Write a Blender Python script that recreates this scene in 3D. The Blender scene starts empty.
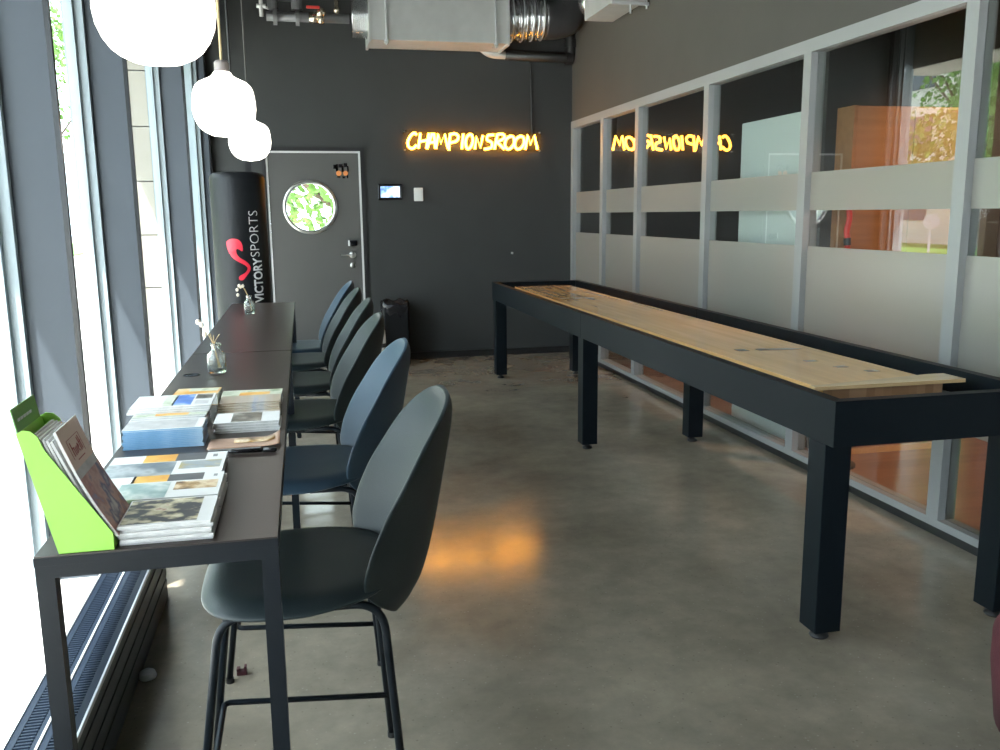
import bpy, bmesh, math, random
from mathutils import Vector, Matrix
random.seed(7)
S = bpy.context.scene
COL = S.collection
PI = math.pi

# ------------------------------------------------------------------ helpers
def tag(o, label=None, cat=None, group=None, kind=None):
    if label: o['label'] = label
    if cat: o['category'] = cat
    if group: o['group'] = group
    if kind: o['kind'] = kind
    return o

def link(name, bm, mat, parent=None, smooth=False, loc=None):
    bmesh.ops.recalc_face_normals(bm, faces=bm.faces)
    me = bpy.data.meshes.new(name)
    bm.to_mesh(me); bm.free()
    if smooth:
        for p in me.polygons: p.use_smooth = True
    o = bpy.data.objects.new(name, me)
    COL.objects.link(o)
    for m in (mat if isinstance(mat, (list, tuple)) else [mat]): me.materials.append(m)
    if parent: o.parent = parent
    if loc: o.location = loc
    return o

def smooth_angle(o, deg=40):
    me = o.data
    for p in me.polygons: p.use_smooth = True
    bm = bmesh.new(); bm.from_mesh(me)
    for e in bm.edges:
        if len(e.link_faces) == 2 and e.calc_face_angle(0) > math.radians(deg): e.smooth = False
    bm.to_mesh(me); bm.free()
    return o

def thing(name, label, cat, loc=(0, 0, 0), rz=0, group=None):
    o = bpy.data.objects.new(name, None)
    o.empty_display_size = .1
    COL.objects.link(o); o.location = loc; o.rotation_euler = (0, 0, rz)
    return tag(o, label, cat, group)

def kids(o): return [c for c in bpy.data.objects if c.parent == o]
def dup(o, parent=None):
    c = o.copy(); COL.objects.link(c)
    if parent: c.parent = parent
    for k in kids(o): dup(k, c)
    return c

def box(bm, x0, x1, y0, y1, z0, z1, bev=0, mi=0):
    vs = [bm.verts.new((x, y, z)) for x in (x0, x1) for y in (y0, y1) for z in (z0, z1)]
    f = []
    for q in ((0,1,3,2),(4,6,7,5),(0,4,5,1),(2,3,7,6),(0,2,6,4),(1,5,7,3)):
        fc = bm.faces.new([vs[i] for i in q]); fc.material_index = mi; f.append(fc)
    if bev:
        es = list({e for v in vs for e in v.link_edges})
        bmesh.ops.bevel(bm, geom=es, offset=bev, segments=2, affect='EDGES', profile=.6)
    return vs

def bx(name, mat, x0, x1, y0, y1, z0, z1, parent=None, bev=0, kind=None):
    bm = bmesh.new(); box(bm, x0, x1, y0, y1, z0, z1, bev)
    o = link(name, bm, mat, parent)
    if kind: o['kind'] = kind
    return o

def frame_at(d):
    d = d.normalized()
    a = Vector((0, 0, 1)) if abs(d.z) < .9 else Vector((1, 0, 0))
    u = d.cross(a).normalized(); return u, d.cross(u).normalized()

def tube(bm, pts, r, seg=10, cap=True, closed=False):
    pts = [Vector(p) for p in pts]; n = len(pts)
    rs = r if isinstance(r, (list, tuple)) else [r]*n
    rings = []; u = None
    for i, p in enumerate(pts):
        if closed: d = (pts[(i+1) % n]-pts[i-1])
        else: d = pts[min(i+1, n-1)]-pts[max(i-1, 0)]
        if d.length < 1e-9: d = Vector((0, 0, 1))
        d.normalize()
        if u is None: u, w = frame_at(d)
        else:
            u = (u-d*u.dot(d))
            if u.length < 1e-6: u, w = frame_at(d)
            u.normalize(); w = d.cross(u)
        rings.append([bm.verts.new(p+(u*math.cos(t)+w*math.sin(t))*rs[i]) for t in [2*PI*k/seg for k in range(seg)]])
    m = n if closed else n-1
    for i in range(m):
        a, b = rings[i], rings[(i+1) % n]
        for k in range(seg): bm.faces.new((a[k], a[(k+1) % seg], b[(k+1) % seg], b[k]))
    if cap and not closed:
        bm.faces.new(rings[0][::-1]); bm.faces.new(rings[-1])

def fillet(pts, r, seg=6):
    """round the inner corners of a polyline"""
    pts = [Vector(p) for p in pts]; out = [pts[0]]
    for i in range(1, len(pts)-1):
        a, b, c = pts[i-1], pts[i], pts[i+1]
        rr = min(r, (a-b).length*.45, (c-b).length*.45)
        p, q = b+(a-b).normalized()*rr, b+(c-b).normalized()*rr
        for k in range(seg+1):
            t = k/seg
            out.append(p*(1-t)**2+b*2*t*(1-t)+q*t*t)
    out.append(pts[-1]); return out

def lathe(bm, prof, seg=32, c=(0, 0, 0)):
    rings = []
    for r, z in prof:
        if r < 1e-6: rings.append([bm.verts.new((c[0], c[1], c[2]+z))])
        else: rings.append([bm.verts.new((c[0]+r*math.cos(2*PI*k/seg), c[1]+r*math.sin(2*PI*k/seg), c[2]+z)) for k in range(seg)])
    for a, b in zip(rings, rings[1:]):
        for k in range(seg):
            k2 = (k+1) % seg
            if len(a) == 1 and len(b) == 1: continue
            if len(a) == 1: bm.faces.new((a[0], b[k], b[k2]))
            elif len(b) == 1: bm.faces.new((a[k], a[k2], b[0]))
            else: bm.faces.new((a[k], a[k2], b[k2], b[k]))

def prism(bm, poly, axis, a, b, bev=0):
    """extrude a 2D polygon along axis from a to b"""
    def P(p, t):
        if axis == 'x': return (t, p[0], p[1])
        if axis == 'y': return (p[0], t, p[1])
        return (p[0], p[1], t)
    A = [bm.verts.new(P(p, a)) for p in poly]; B = [bm.verts.new(P(p, b)) for p in poly]
    bm.faces.new(A); bm.faces.new(B[::-1]); n = len(poly)
    for i in range(n): bm.faces.new((A[i], A[(i+1) % n], B[(i+1) % n], B[i]))

def spline(pts, n=8, closed=False):
    pts = [Vector(p) for p in pts]; N = len(pts); out = []
    for i in range(N if closed else N-1):
        if closed: p0, p1, p2, p3 = pts[i-1], pts[i], pts[(i+1) % N], pts[(i+2) % N]
        else: p0, p1, p2, p3 = pts[max(i-1, 0)], pts[i], pts[i+1], pts[min(i+2, N-1)]
        for k in range(n):
            t = k/n
            out.append(.5*((2*p1)+(p2-p0)*t+(2*p0-5*p1+4*p2-p3)*t*t+(3*p1-p0-3*p2+p3)*t**3))
    if not closed: out.append(pts[-1])
    return out

# ------------------------------------------------------------------ materials
def mat(name, col, rough=.5, metal=0, spec=.5, emit=None, es=0, coat=0, bump=None, var=None):
    m = bpy.data.materials.new(name); m.use_nodes = True
    nt = m.node_tree; b = nt.nodes['Principled BSDF']
    b.inputs['Base Color'].default_value = (*col, 1); b.inputs['Roughness'].default_value = rough
    b.inputs['Metallic'].default_value = metal; b.inputs['Specular IOR Level'].default_value = spec
    b.inputs['Coat Weight'].default_value = coat; b.inputs['Coat Roughness'].default_value = .08
    if emit: b.inputs['Emission Color'].default_value = (*emit, 1); b.inputs['Emission Strength'].default_value = es
    if var or bump:
        tc = nt.nodes.new('ShaderNodeTexCoord'); no = nt.nodes.new('ShaderNodeTexNoise')
        no.inputs['Scale'].default_value = (var or bump)[0]; no.inputs['Detail'].default_value = 6
        nt.links.new(tc.outputs['Object'], no.inputs['Vector'])
    if var:
        mx = nt.nodes.new('ShaderNodeMix'); mx.data_type = 'RGBA'
        mx.inputs[6].default_value = (*[c*(1-var[1]) for c in col], 1); mx.inputs[7].default_value = (*[min(1, c*(1+var[1])) for c in col], 1)
        nt.links.new(no.outputs['Fac'], mx.inputs[0]); nt.links.new(mx.outputs[2], b.inputs['Base Color'])
    if bump:
        bp = nt.nodes.new('ShaderNodeBump'); bp.inputs['Strength'].default_value = bump[1]; bp.inputs['Distance'].default_value = .004
        nb = nt.nodes.new('ShaderNodeTexNoise'); nb.inputs['Scale'].default_value = bump[0]; nb.inputs['Detail'].default_value = 3
        nt.links.new(tc.outputs['Object'], nb.inputs['Vector'])
        nt.links.new(nb.outputs['Fac'], bp.inputs['Height']); nt.links.new(bp.outputs['Normal'], b.inputs['Normal'])
    return m

def photo_mat(name, cols, scale=18, stretch=(1, 1, 1), rough=.3, detail=4):
    """printed picture: blotches of several inks"""
    m = mat(name, cols[0], rough); nt = m.node_tree; b = nt.nodes['Principled BSDF']
    tc = nt.nodes.new('ShaderNodeTexCoord'); mp = nt.nodes.new('ShaderNodeMapping'); mp.inputs['Scale'].default_value = stretch
    no = nt.nodes.new('ShaderNodeTexNoise'); no.inputs['Scale'].default_value = scale; no.inputs['Detail'].default_value = detail
    cr = nt.nodes.new('ShaderNodeValToRGB'); e = cr.color_ramp.elements
    n = len(cols); lo, hi = .3, .7
    e[0].position = lo; e[0].color = (*cols[0], 1); e[1].position = hi; e[1].color = (*cols[-1], 1)
    for i in range(1, n-1):
        q = e.new(lo+(hi-lo)*i/(n-1)); q.color = (*cols[i], 1)
    nt.links.new(tc.outputs['Object'], mp.inputs['Vector']); nt.links.new(mp.outputs['Vector'], no.inputs['Vector'])
    nt.links.new(no.outputs['Fac'], cr.inputs['Fac']); nt.links.new(cr.outputs['Color'], b.inputs['Base Color'])
    return m

def glass_mat(name, tint=(.96, .98, .97), ior=1.5, boost=1.0):
    m = bpy.data.materials.new(name); m.use_nodes = True; nt = m.node_tree
    for n in list(nt.nodes): nt.nodes.remove(n)
    o = nt.nodes.new('ShaderNodeOutputMaterial'); tr = nt.nodes.new('ShaderNodeBsdfTransparent'); tr.inputs[0].default_value = (*tint, 1)
    gl = nt.nodes.new('ShaderNodeBsdfGlossy'); gl.inputs['Roughness'].default_value = 0; gl.inputs['Color'].default_value = (1, 1, 1, 1)
    fr = nt.nodes.new('ShaderNodeFresnel'); fr.inputs[0].default_value = ior
    mu = nt.nodes.new('ShaderNodeMath'); mu.operation = 'MULTIPLY'; mu.inputs[1].default_value = boost; mu.use_clamp = True
    mx = nt.nodes.new('ShaderNodeMixShader')
    ge = nt.nodes.new('ShaderNodeNewGeometry'); sb = nt.nodes.new('ShaderNodeMath'); sb.operation = 'SUBTRACT'; sb.inputs[0].default_value = 1
    m2 = nt.nodes.new('ShaderNodeMath'); m2.operation = 'MULTIPLY'
    nt.links.new(ge.outputs['Backfacing'], sb.inputs[1]); nt.links.new(mu.outputs[0], m2.inputs[0]); nt.links.new(sb.outputs[0], m2.inputs[1])
    nt.links.new(fr.outputs[0], mu.inputs[0]); nt.links.new(m2.outputs[0], mx.inputs[0])
    nt.links.new(tr.outputs[0], mx.inputs[1]); nt.links.new(gl.outputs[0], mx.inputs[2]); nt.links.new(mx.outputs[0], o.inputs[0])
    return m

def frost_mat(name):
    m = bpy.data.materials.new(name); m.use_nodes = True; nt = m.node_tree
    for n in list(nt.nodes): nt.nodes.remove(n)
    o = nt.nodes.new('ShaderNodeOutputMaterial'); tr = nt.nodes.new('ShaderNodeBsdfTransparent'); tr.inputs[0].default_value = (.8, .8, .78, 1)
    df = nt.nodes.new('ShaderNodeBsdfDiffuse'); df.inputs[0].default_value = (.46, .44, .40, 1)
    tl = nt.nodes.new('ShaderNodeBsdfTranslucent'); tl.inputs[0].default_value = (.42, .40, .37, 1)
    gl = nt.nodes.new('ShaderNodeBsdfGlossy'); gl.inputs['Roughness'].default_value = .3; gl.inputs['Color'].default_value = (.9, .9, .9, 1)
    m1 = nt.nodes.new('ShaderNodeMixShader'); m1.inputs[0].default_value = .35
    m2 = nt.nodes.new('ShaderNodeMixShader'); m2.inputs[0].default_value = .44
    m3 = nt.nodes.new('ShaderNodeMixShader'); m3.inputs[0].default_value = .12
    L = nt.links.new
    L(df.outputs[0], m1.inputs[1]); L(tl.outputs[0], m1.inputs[2]); L(m1.outputs[0], m2.inputs[1]); L(tr.outputs[0], m2.inputs[2])
    L(m2.outputs[0], m3.inputs[1]); L(gl.outputs[0], m3.inputs[2]); L(m3.outputs[0], o.inputs[0])
    return m

def floor_mat():
    m = mat('polished_concrete', (.2, .18, .15), .2); nt = m.node_tree; b = nt.nodes['Principled BSDF']; L = nt.links.new
    tc = nt.nodes.new('ShaderNodeTexCoord')
    def noise(s, d, r=.6):
        n = nt.nodes.new('ShaderNodeTexNoise'); n.inputs['Scale'].default_value = s; n.inputs['Detail'].default_value = d; n.inputs['Roughness'].default_value = r
        L(tc.outputs['Object'], n.inputs['Vector']); return n
    def ramp(src, stops):
        c = nt.nodes.new('ShaderNodeValToRGB'); e = c.color_ramp.elements
        e[0].position, e[0].color = stops[0][0], (*stops[0][1], 1); e[1].position, e[1].color = stops[-1][0], (*stops[-1][1], 1)
        for p, k in stops[1:-1]: q = e.new(p); q.color = (*k, 1)
        L(src, c.inputs[0]); return c
    big = ramp(noise(1.3, 9).outputs['Fac'], [(.3, FLOOR_A), (.55, FLOOR_B), (.72, FLOOR_C)])
    fine = ramp(noise(9, 8, .7).outputs['Fac'], [(.3, (.84, .84, .84)), (.7, (1.1, 1.09, 1.07))])
    mu = nt.nodes.new('ShaderNodeMix'); mu.data_type = 'RGBA'; mu.blend_type = 'MULTIPLY'; mu.inputs[0].default_value = 1
    L(big.outputs[0], mu.inputs[6]); L(fine.outputs[0], mu.inputs[7])
    vo = nt.nodes.new('ShaderNodeTexVoronoi'); vo.inputs['Scale'].default_value = 75; L(tc.outputs['Object'], vo.inputs['Vector'])
    # pale and dark aggregate grains, each cell its own
    sep = nt.nodes.new('ShaderNodeSeparateColor'); L(vo.outputs['Color'], sep.inputs[0])
    sel = ramp(sep.outputs[0], [(0, (0, 0, 0)), (.82, (0, 0, 0)), (.83, (1, 1, 1)), (1, (1, 1, 1))])
    near = ramp(vo.outputs['Distance'], [(.12, (1, 1, 1)), (.3, (0, 0, 0))])
    mm = nt.nodes.new('ShaderNodeMath'); mm.operation = 'MULTIPLY'; L(sel.outputs[0], mm.inputs[0]); L(near.outputs[0], mm.inputs[1])
    m4 = nt.nodes.new('ShaderNodeMath'); m4.operation = 'MULTIPLY'; m4.inputs[1].default_value = .4; L(mm.outputs[0], m4.inputs[0])
    gc = ramp(sep.outputs[1], [(0, (.05, .045, .04)), (.45, (.06, .055, .05)), (.5, (.42, .38, .33)), (1, (.46, .42, .36))])
    fin = nt.nodes.new('ShaderNodeMix'); fin.data_type = 'RGBA'; L(m4.outputs[0], fin.inputs[0]); L(mu.outputs[2], fin.inputs[6]); L(gc.outputs[0], fin.inputs[7])
    L(fin.outputs[2], b.inputs['Base Color'])
    rr = nt.nodes.new('ShaderNodeMapRange'); rr.inputs[1].default_value = .3; rr.inputs[2].default_value = .7; rr.inputs[3].default_value = .11; rr.inputs[4].default_value = .2
    L(noise(3, 6).outputs['Fac'], rr.inputs[0]); L(rr.outputs[0], b.inputs['Roughness'])
    b.inputs['Specular IOR Level'].default_value = .7
    return m

def wood_mat(name, c1, c2, plank=.035, rough=.12, axis='y', length=.9, coat=.5):
    """butcher-block strips running along an axis"""
    m = mat(name, c1, rough, coat=coat); nt = m.node_tree; b = nt.nodes['Principled BSDF']; L = nt.links.new
    tc = nt.nodes.new('ShaderNodeTexCoord'); mp = nt.nodes.new('ShaderNodeMapping')
    if axis == 'y': mp.inputs['Rotation'].default_value = (0, 0, PI/2)
    L(tc.outputs['Object'], mp.inputs['Vector'])
    br = nt.nodes.new('ShaderNodeTexBrick'); br.inputs['Scale'].default_value = 1
    br.inputs['Brick Width'].default_value = length; br.inputs['Row Height'].default_value = plank; br.inputs['Mortar Size'].default_value = .0
    br.inputs['Color1'].default_value = (*c1, 1); br.inputs['Color2'].default_value = (*c2, 1); br.inputs['Mortar'].default_value = (*[c*.75 for c in c2], 1)
    br.offset = .37; L(mp.outputs[0], br.inputs['Vector'])
    mp2 = nt.nodes.new('ShaderNodeMapping'); mp2.inputs['Scale'].default_value = (26, 1.6, 26) if axis == 'y' else (1.6, 26, 26)
    L(tc.outputs['Object'], mp2.inputs['Vector'])
    no = nt.nodes.new('ShaderNodeTexNoise'); no.inputs['Scale'].default_value = 1; no.inputs['Detail'].default_value = 5; L(mp2.outputs[0], no.inputs['Vector'])
    cr = nt.nodes.new('ShaderNodeValToRGB'); cr.color_ramp.elements[0].position = .3; cr.color_ramp.elements[0].color = (.88, .86, .83, 1)
    cr.color_ramp.elements[1].position = .7; cr.color_ramp.elements[1].color = (1.08, 1.08, 1.08, 1); L(no.outputs['Fac'], cr.inputs[0])
    mu = nt.nodes.new('ShaderNodeMix'); mu.data_type = 'RGBA'; mu.blend_type = 'MULTIPLY'; mu.inputs[0].default_value = 1
    L(br.outputs['Color'], mu.inputs[6]); L(cr.outputs[0], mu.inputs[7]); L(mu.outputs[2], b.inputs['Base Color'])
    return m

FLOOR_A, FLOOR_B, FLOOR_C = (.185, .160, .124), (.285, .248, .195), (.365, .314, .244)
M = {}
M['floor'] = floor_mat()
M['wall'] = mat('charcoal_wall_paint', (.036, .038, .0375), .75, var=(3, .12), bump=(160, .12))
M['wall_warm'] = mat('dark_taupe_wall_paint', (.062, .058, .052), .7, var=(3, .1), bump=(160, .1))
M['ceiling'] = mat('black_ceiling_paint', (.03, .03, .03), .8, var=(4, .2))
M['fin'] = mat('slate_fin_paint', (.042, .053, .068), .5, var=(2, .08))
M['gasket'] = mat('black_gasket', (.006, .006, .007), .22, var=(8, .1))
M['winframe'] = mat('pale_window_frame', (.30, .36, .39), .35, var=(2, .05))
M['stone'] = mat('cream_facade_stone', (.36, .335, .28), .8, var=(5, .12))
M['sill'] = mat('white_sill', (.75, .76, .75), .5, var=(4, .05))
M['alu'] = mat('grey_partition_frame', (.29, .295, .295), .42, metal=.15, var=(3, .06))
M['black'] = mat('satin_black_paint', (.0045, .0075, .0105), .45, spec=.16, var=(20, .15))
M['blackmetal'] = mat('black_powder_coat', (.006, .009, .013), .42, spec=.25, bump=(300, .05))
M['desk'] = mat('black_linoleum', (.036, .0255, .022), .3, var=(6, .1), bump=(200, .04))
M['wood'] = wood_mat('maple_strips', (.86, .52, .22), (.79, .465, .185), rough=.16, coat=.25)
M['wood_end'] = wood_mat('maple_end_grain', (.34, .18, .09), (.5, .3, .17), plank=.4, length=.035, axis='x', rough=.5, coat=0)
M['wood_cap'] = wood_mat('maple_cap', (.72, .50, .26), (.66, .44, .22), rough=.25, axis='x', length=.7)
M['chair_green'] = mat('dark_green_grey_shell', (.015, .023, .0255), .44, spec=.34, bump=(260, .12), var=(5, .06))
M['chair_blue'] = mat('smoky_blue_shell', (.026, .050, .076), .44, spec=.34, bump=(260, .12), var=(5, .06))
M['vinyl'] = mat('black_vinyl', (.007, .008, .010), .42, spec=.25, bump=(28, .35), var=(5, .15))
M['red_print'] = mat('red_print', (.62, .025, .05), .35, var=(9, .05))
M['white_print'] = mat('white_print', (.8, .8, .8), .4, var=(9, .04))
M['grey_print'] = mat('grey_print', (.25, .25, .26), .4, var=(9, .04))
M['galv'] = mat('galvanised_steel', (.60, .61, .60), .42, metal=.5, var=(7, .14), bump=(9, .06))
M['flex'] = mat('aluminium_flex_foil', (.6, .61, .62), .22, metal=.9, var=(9, .1), bump=(40, .3))
M['rubber'] = mat('black_pipe_foam', (.035, .035, .037), .6, var=(12, .2))
M['greyplastic'] = mat('grey_duct_sleeve', (.16, .16, .165), .45, var=(12, .15), bump=(60, .2))
M['brass'] = mat('nickel_brass', (.6, .52, .42), .25, metal=.9, var=(10, .1))
M['steel'] = mat('brushed_steel', (.62, .62, .6), .28, metal=.9, var=(10, .08))
M['red'] = mat('red_plastic', (.7, .05, .04), .4, var=(10, .05))
M['door'] = mat('grey_door_paint', (.085, .083, .08), .45, var=(2, .08))
M['doorframe'] = mat('light_grey_door_edge', (.6, .6, .6), .4, var=(4, .05))
M['whiteplastic'] = mat('white_plastic', (.75, .75, .73), .4, var=(9, .03))
M['screen_bezel'] = mat('black_bezel', (.01, .01, .012), .15, var=(9, .1))
M['orange'] = mat('orange_sticker', (.75, .27, .08), .4, var=(40, .15))
M['green'] = mat('lime_card', (.32, .68, .08), .35, var=(6, .04))
M['green_dark'] = mat('dark_lime_card', (.14, .34, .06), .35, var=(6, .04))
M['paper'] = mat('white_paper', (.8, .79, .78), .55, var=(30, .05))
M['paper_edge'] = mat('paper_edges', (.62, .61, .6), .6, var=(80, .25))
M['cord'] = mat('dark_lamp_cord', (.05, .045, .04), .6, var=(60, .2))
M['cord_lit'] = mat('lamplit_cord', (.55, .42, .22), .6, var=(60, .2))  # paler copy of the lamp cord, with the lamp glow painted into its colour
M['collar'] = mat('grey_lamp_collar', (.22, .19, .18), .5, var=(20, .1))
M['glass'] = glass_mat('window_glass', ior=1.45)
M['pglass'] = glass_mat('partition_glass', (.9, .92, .9), ior=1.52, boost=2.6)
M['frost'] = frost_mat('frosted_film')
M['clearglass'] = None
def vase_mat():
    m = bpy.data.materials.new('clear_bottle_glass'); m.use_nodes = True; b = m.node_tree.nodes['Principled BSDF']
    b.inputs['Transmission Weight'].default_value = .95; b.inputs['Roughness'].default_value = .03; b.inputs['IOR'].default_value = 1.45
    b.inputs['Base Color'].default_value = (.93, .97, .95, 1); return m
M['clearglass'] = vase_mat()
M['acrylic'] = glass_mat('clear_acrylic', (.93, .93, .93), ior=1.35)
M['neon'] = mat('neon_tube', (1, .5, .1), .4, emit=(1, .40, .035), es=21)
M['opal'] = mat('opal_lamp_glass', (.9, .9, .88), .15, emit=(1, .95, .86), es=2.6)
M['screen'] = photo_mat('tablet_picture', [(.05, .12, .4), (.25, .45, .8), (.9, .95, 1), (.9, .95, 1)], 14)
_b = M['screen'].node_tree.nodes['Principled BSDF']; _c = [l for l in M['screen'].node_tree.links if l.to_socket == _b.inputs['Base Color']][0].from_socket
M['screen'].node_tree.links.new(_c, _b.inputs['Emission Color']); _b.inputs['Emission Strength'].default_value = .75
M['maroon'] = mat('maroon_upholstery', (.075, .014, .02), .7, var=(30, .2), bump=(200, .3))
M['maroon_pipe'] = mat('maroon_piping', (.11, .03, .035), .55, var=(30, .2))
M['bin'] = mat('black_bin', (.007, .0075, .009), .5, spec=.25, var=(9, .1))
M['bag'] = mat('shiny_black_plastic', (.012, .012, .015), .12, bump=(34, .9))
M['wfloor'] = wood_mat('red_brown_floorboards', (.30, .15, .095), (.24, .115, .075), plank=.14, rough=.3, axis='x', length=1.6, coat=.2)
M['wpanel'] = wood_mat('orange_brown_veneer', (.40, .19, .085), (.37, .17, .075), plank=.6, rough=.4, axis='x', length=3, coat=0)
M['wbase'] = mat('pale_wood_skirting', (.75, .45, .2), .4, var=(8, .1))
M['panelwhite'] = mat('pale_blue_white_panel', (.62, .68, .7), .4, var=(3, .04))
M['grate'] = mat('dark_blue_grey_grille', (.008, .014, .026), .5, spec=.2, var=(9, .1))
M['conv'] = mat('grey_convector_metal', (.075, .083, .092), .4, metal=.3, var=(6, .08))
M['conv_edge'] = mat('bright_aluminium_edge', (.72, .74, .76), .3, metal=.7, var=(9, .05))
M['puck_dark'] = mat('dark_inlay', (.05, .045, .04), .3, var=(20, .1))
M['inlay_grey'] = mat('grey_board_print', (.34, .28, .2), .3, var=(60, .3))
M['pave'] = mat('pale_paving', (.62, .6, .57), .8, var=(1.2, .12))
M['grass'] = mat('lawn', (.12, .26, .05), .8, var=(6, .4))
M['leaf'] = mat('tree_leaves', (.13, .26, .045), .5, var=(1.5, .45))
M['leaf'].node_tree.nodes['Principled BSDF'].inputs['Subsurface Weight'].default_value = 0
M['bark'] = mat('tree_bark', (.12, .085, .06), .85, var=(8, .3), bump=(30, .6))
M['facade'] = mat('pale_building_facade', (.55, .53, .5), .7, var=(1, .08))
M['facade_glass'] = mat('dark_building_glass', (.06, .08, .1), .08, var=(1, .1))
M['dried'] = mat('dried_stem', (.55, .4, .2), .7, var=(60, .2))
M['petal'] = mat('cream_dried_flower', (.85, .74, .62), .7, var=(60, .15))
M['tan'] = photo_mat('tan_cover', [(.42, .26, .18), (.5, .32, .23), (.36, .2, .14)], 16)
M['pen'] = mat('black_pen', (.012, .012, .014), .25, var=(20, .1))
M['bulb'] = mat('dark_soft_foil', (.05, .05, .053), .33, metal=.2, bump=(20, .5), var=(6, .2))
M['skirt'] = mat('black_baseboard', (.014, .014, .015), .45, var=(6, .1))

# ------------------------------------------------------------------ setting
XW, XG = -.80, -.95          # inner fin plane, glass plane
XR, YB, H0, ZC = 2.795, 9.07, -3.2, 4.0
st = lambda *a, **k: bx(*a, kind='structure', **k)
st('floor', M['floor'], -.80, XR+.08, H0, YB+.3, -.12, 0)
st('ceiling', M['ceiling'], -1.05, 7.2, H0, YB+.3, ZC, ZC+.12)
# back wall with a doorway
DX0, DX1, DZ = -.345, .64, 2.135
bm = bmesh.new()
box(bm, -1.05, DX0, YB, YB+.22, 0, ZC); box(bm, DX1, XR+.1, YB, YB+.22, 0, ZC); box(bm, DX0, DX1, YB, YB+.22, DZ, ZC)
tag(link('wall_back', bm, M['wall']), kind='structure')
st('wall_rear', M['wall'], -1.05, 7.2, H0-.12, H0, 0, ZC)
st('wall_right', M['wall_warm'], XR-.01, XR+.12, H0, YB, 2.405, ZC)
st('baseboard_back', M['skirt'], .66, XR-.04, YB-.018, YB, 0, .07)
# the neighbouring room behind the glass
st('floor_other', M['wfloor'], XR+.08, 7.2, H0, YB+.3, -.12, 0)
st('wall_other_far', M['wall_warm'], XR+.12, 7.2, YB, YB+.12, 0, ZC)
st('wall_other_right', M['wall_warm'], 7.2, 7.32, H0, YB, 0, ZC)
st('wall_other_partition', M['wall'], 3.06, 7.2, 4.86, 4.96, 0, ZC)

# window wall: fins, frames, panes
fins = [-1.2, 1.0, 3.42, 4.83, 7.22, 9.0]
widths = .06
for i, y in enumerate(fins):
    XG = -.955 if y < 8 else -.865
    o = bx('trim_%d' % (i+1), M['fin'], XG-.02, XW-.018, y, y+.018 if y < 8 else YB, .14, ZC); o['kind'] = 'structure'
    g = bx('edge_strip', M['gasket'], XW-.018, XW, y-.004, y+.019, .14, ZC, parent=o)
    # pale outer reveal and frame profile seen past the fin
    bm = bmesh.new()
    box(bm, XG-(.115 if y < 8 else .2), XG-.02, y-.03, y+.06, .10, ZC)
    box(bm, XG-.075, XG-.06, y-.055, y-.03, .10, ZC)
    link('window_frame', bm, M['winframe'], o)
    if abs(y-7.22) < .1:
        bm = bmesh.new(); z = .55
        while z < ZC:
            box(bm, XG-.33, XG-.12, y+.0, y+.5, z, min(z+.40, ZC)-.008, bev=.003); z += .40
        link('stone_pier', bm, M['stone'], o)
XG = -.95
pane_spans = [(H0, fins[0])]+[(fins[i]+.06, fins[i+1]-.03) for i in range(len(fins)-1)]
for i, (a, b) in enumerate(pane_spans):
    st('window_%d' % (i+1), M['glass'], XG-.075, XG-.069, a, b, .14, ZC)
st('trim_soffit', M['stone'], -1.62, -1.05, H0, YB+.3, 3.0, 4.4)
st('trim_sill', M['sill'], -1.05, XW+.04, H0, YB, -.12, .14)

# partition: rails, posts, panes with frosted film
posts = [9.03, 8.09, 7.20, 5.885, 4.62, 3.37, 2.1, .8, -.6, -2.0]
st('trim_top_rail', M['alu'], XR-.02, XR+.07, H0, YB-.0, 2.335, 2.405)
st('trim_bottom_rail', M['alu'], XR-.02, XR+.07, H0, YB, .042, .078)
st('trim_floor_shadow_gap', M['skirt'], XR-.012, XR+.06, H0, YB, 0, .042)
for i, y in enumerate(posts):
    bm = bmesh.new(); box(bm, XR-.02, XR+.07, y-.038, y+.038, .078, 2.335)
    box(bm, XR-.006, XR+.05, y+.038, y+.05, .078, 2.335)
    tag(link('trim_post_%d' % (i+1), bm, M['alu']), kind='structure')
for i in range(len(posts)-1):
    a, b = posts[i+1]+.05, posts[i]-.038
    w = st('window_%d' % (i+11), M['pglass'], XR+.02, XR+.026, a, b, .078, 2.335)
    bx('frosted_band', M['frost'], XR+.017, XR+.0195, a, b, 1.48, 1.69, parent=w)
    bx('frosted_panel', M['frost'], XR+.017, XR+.0195, a, b, .5, 1.28, parent=w)

# ------------------------------------------------------------------ door
d = thing('door_1', None, None, (0, YB, 0)); d['kind'] = 'structure'
fr = bmesh.new()
box(fr, DX0, DX0+.035, -.012, .1, 0, 2.1); box(fr, .60, DX1, -.012, .1, 0, DZ); box(fr, DX0, .60, -.012, .1, 2.10, DZ)
link('door_frame', fr, M['skirt'], d)
ed = bmesh.new()
box(ed, DX0+.035, DX0+.052, -.006, .06, 0, 2.1); box(ed, .583, .60, -.006, .06, 0, 2.1); box(ed, DX0+.052, .583, -.006, .06, 2.083, 2.1)
link('door_rim', ed, M['doorframe'], d)
lx0, lx1, lz0, lz1, cx, cz, R = DX0+.054, .581, .006, 2.081, .094, 1.562, .235
bm = bmesh.new(); N = 64; rings = []
def rect_pt(a):
    dx, dz = math.cos(a), math.sin(a); t = 1e9
    if dx > 1e-9: t = min(t, (lx1-cx)/dx)
    if dx < -1e-9: t = min(t, (lx0-cx)/dx)
    if dz > 1e-9: t = min(t, (lz1-cz)/dz)
    if dz < -1e-9: t = min(t, (lz0-cz)/dz)
    return cx+dx*t, cz+dz*t
angs = sorted([2*PI*k/N for k in range(N)]+[math.atan2(z-cz, x-cx) % (2*PI) for x in (lx0, lx1) for z in (lz0, lz1)])
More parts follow.
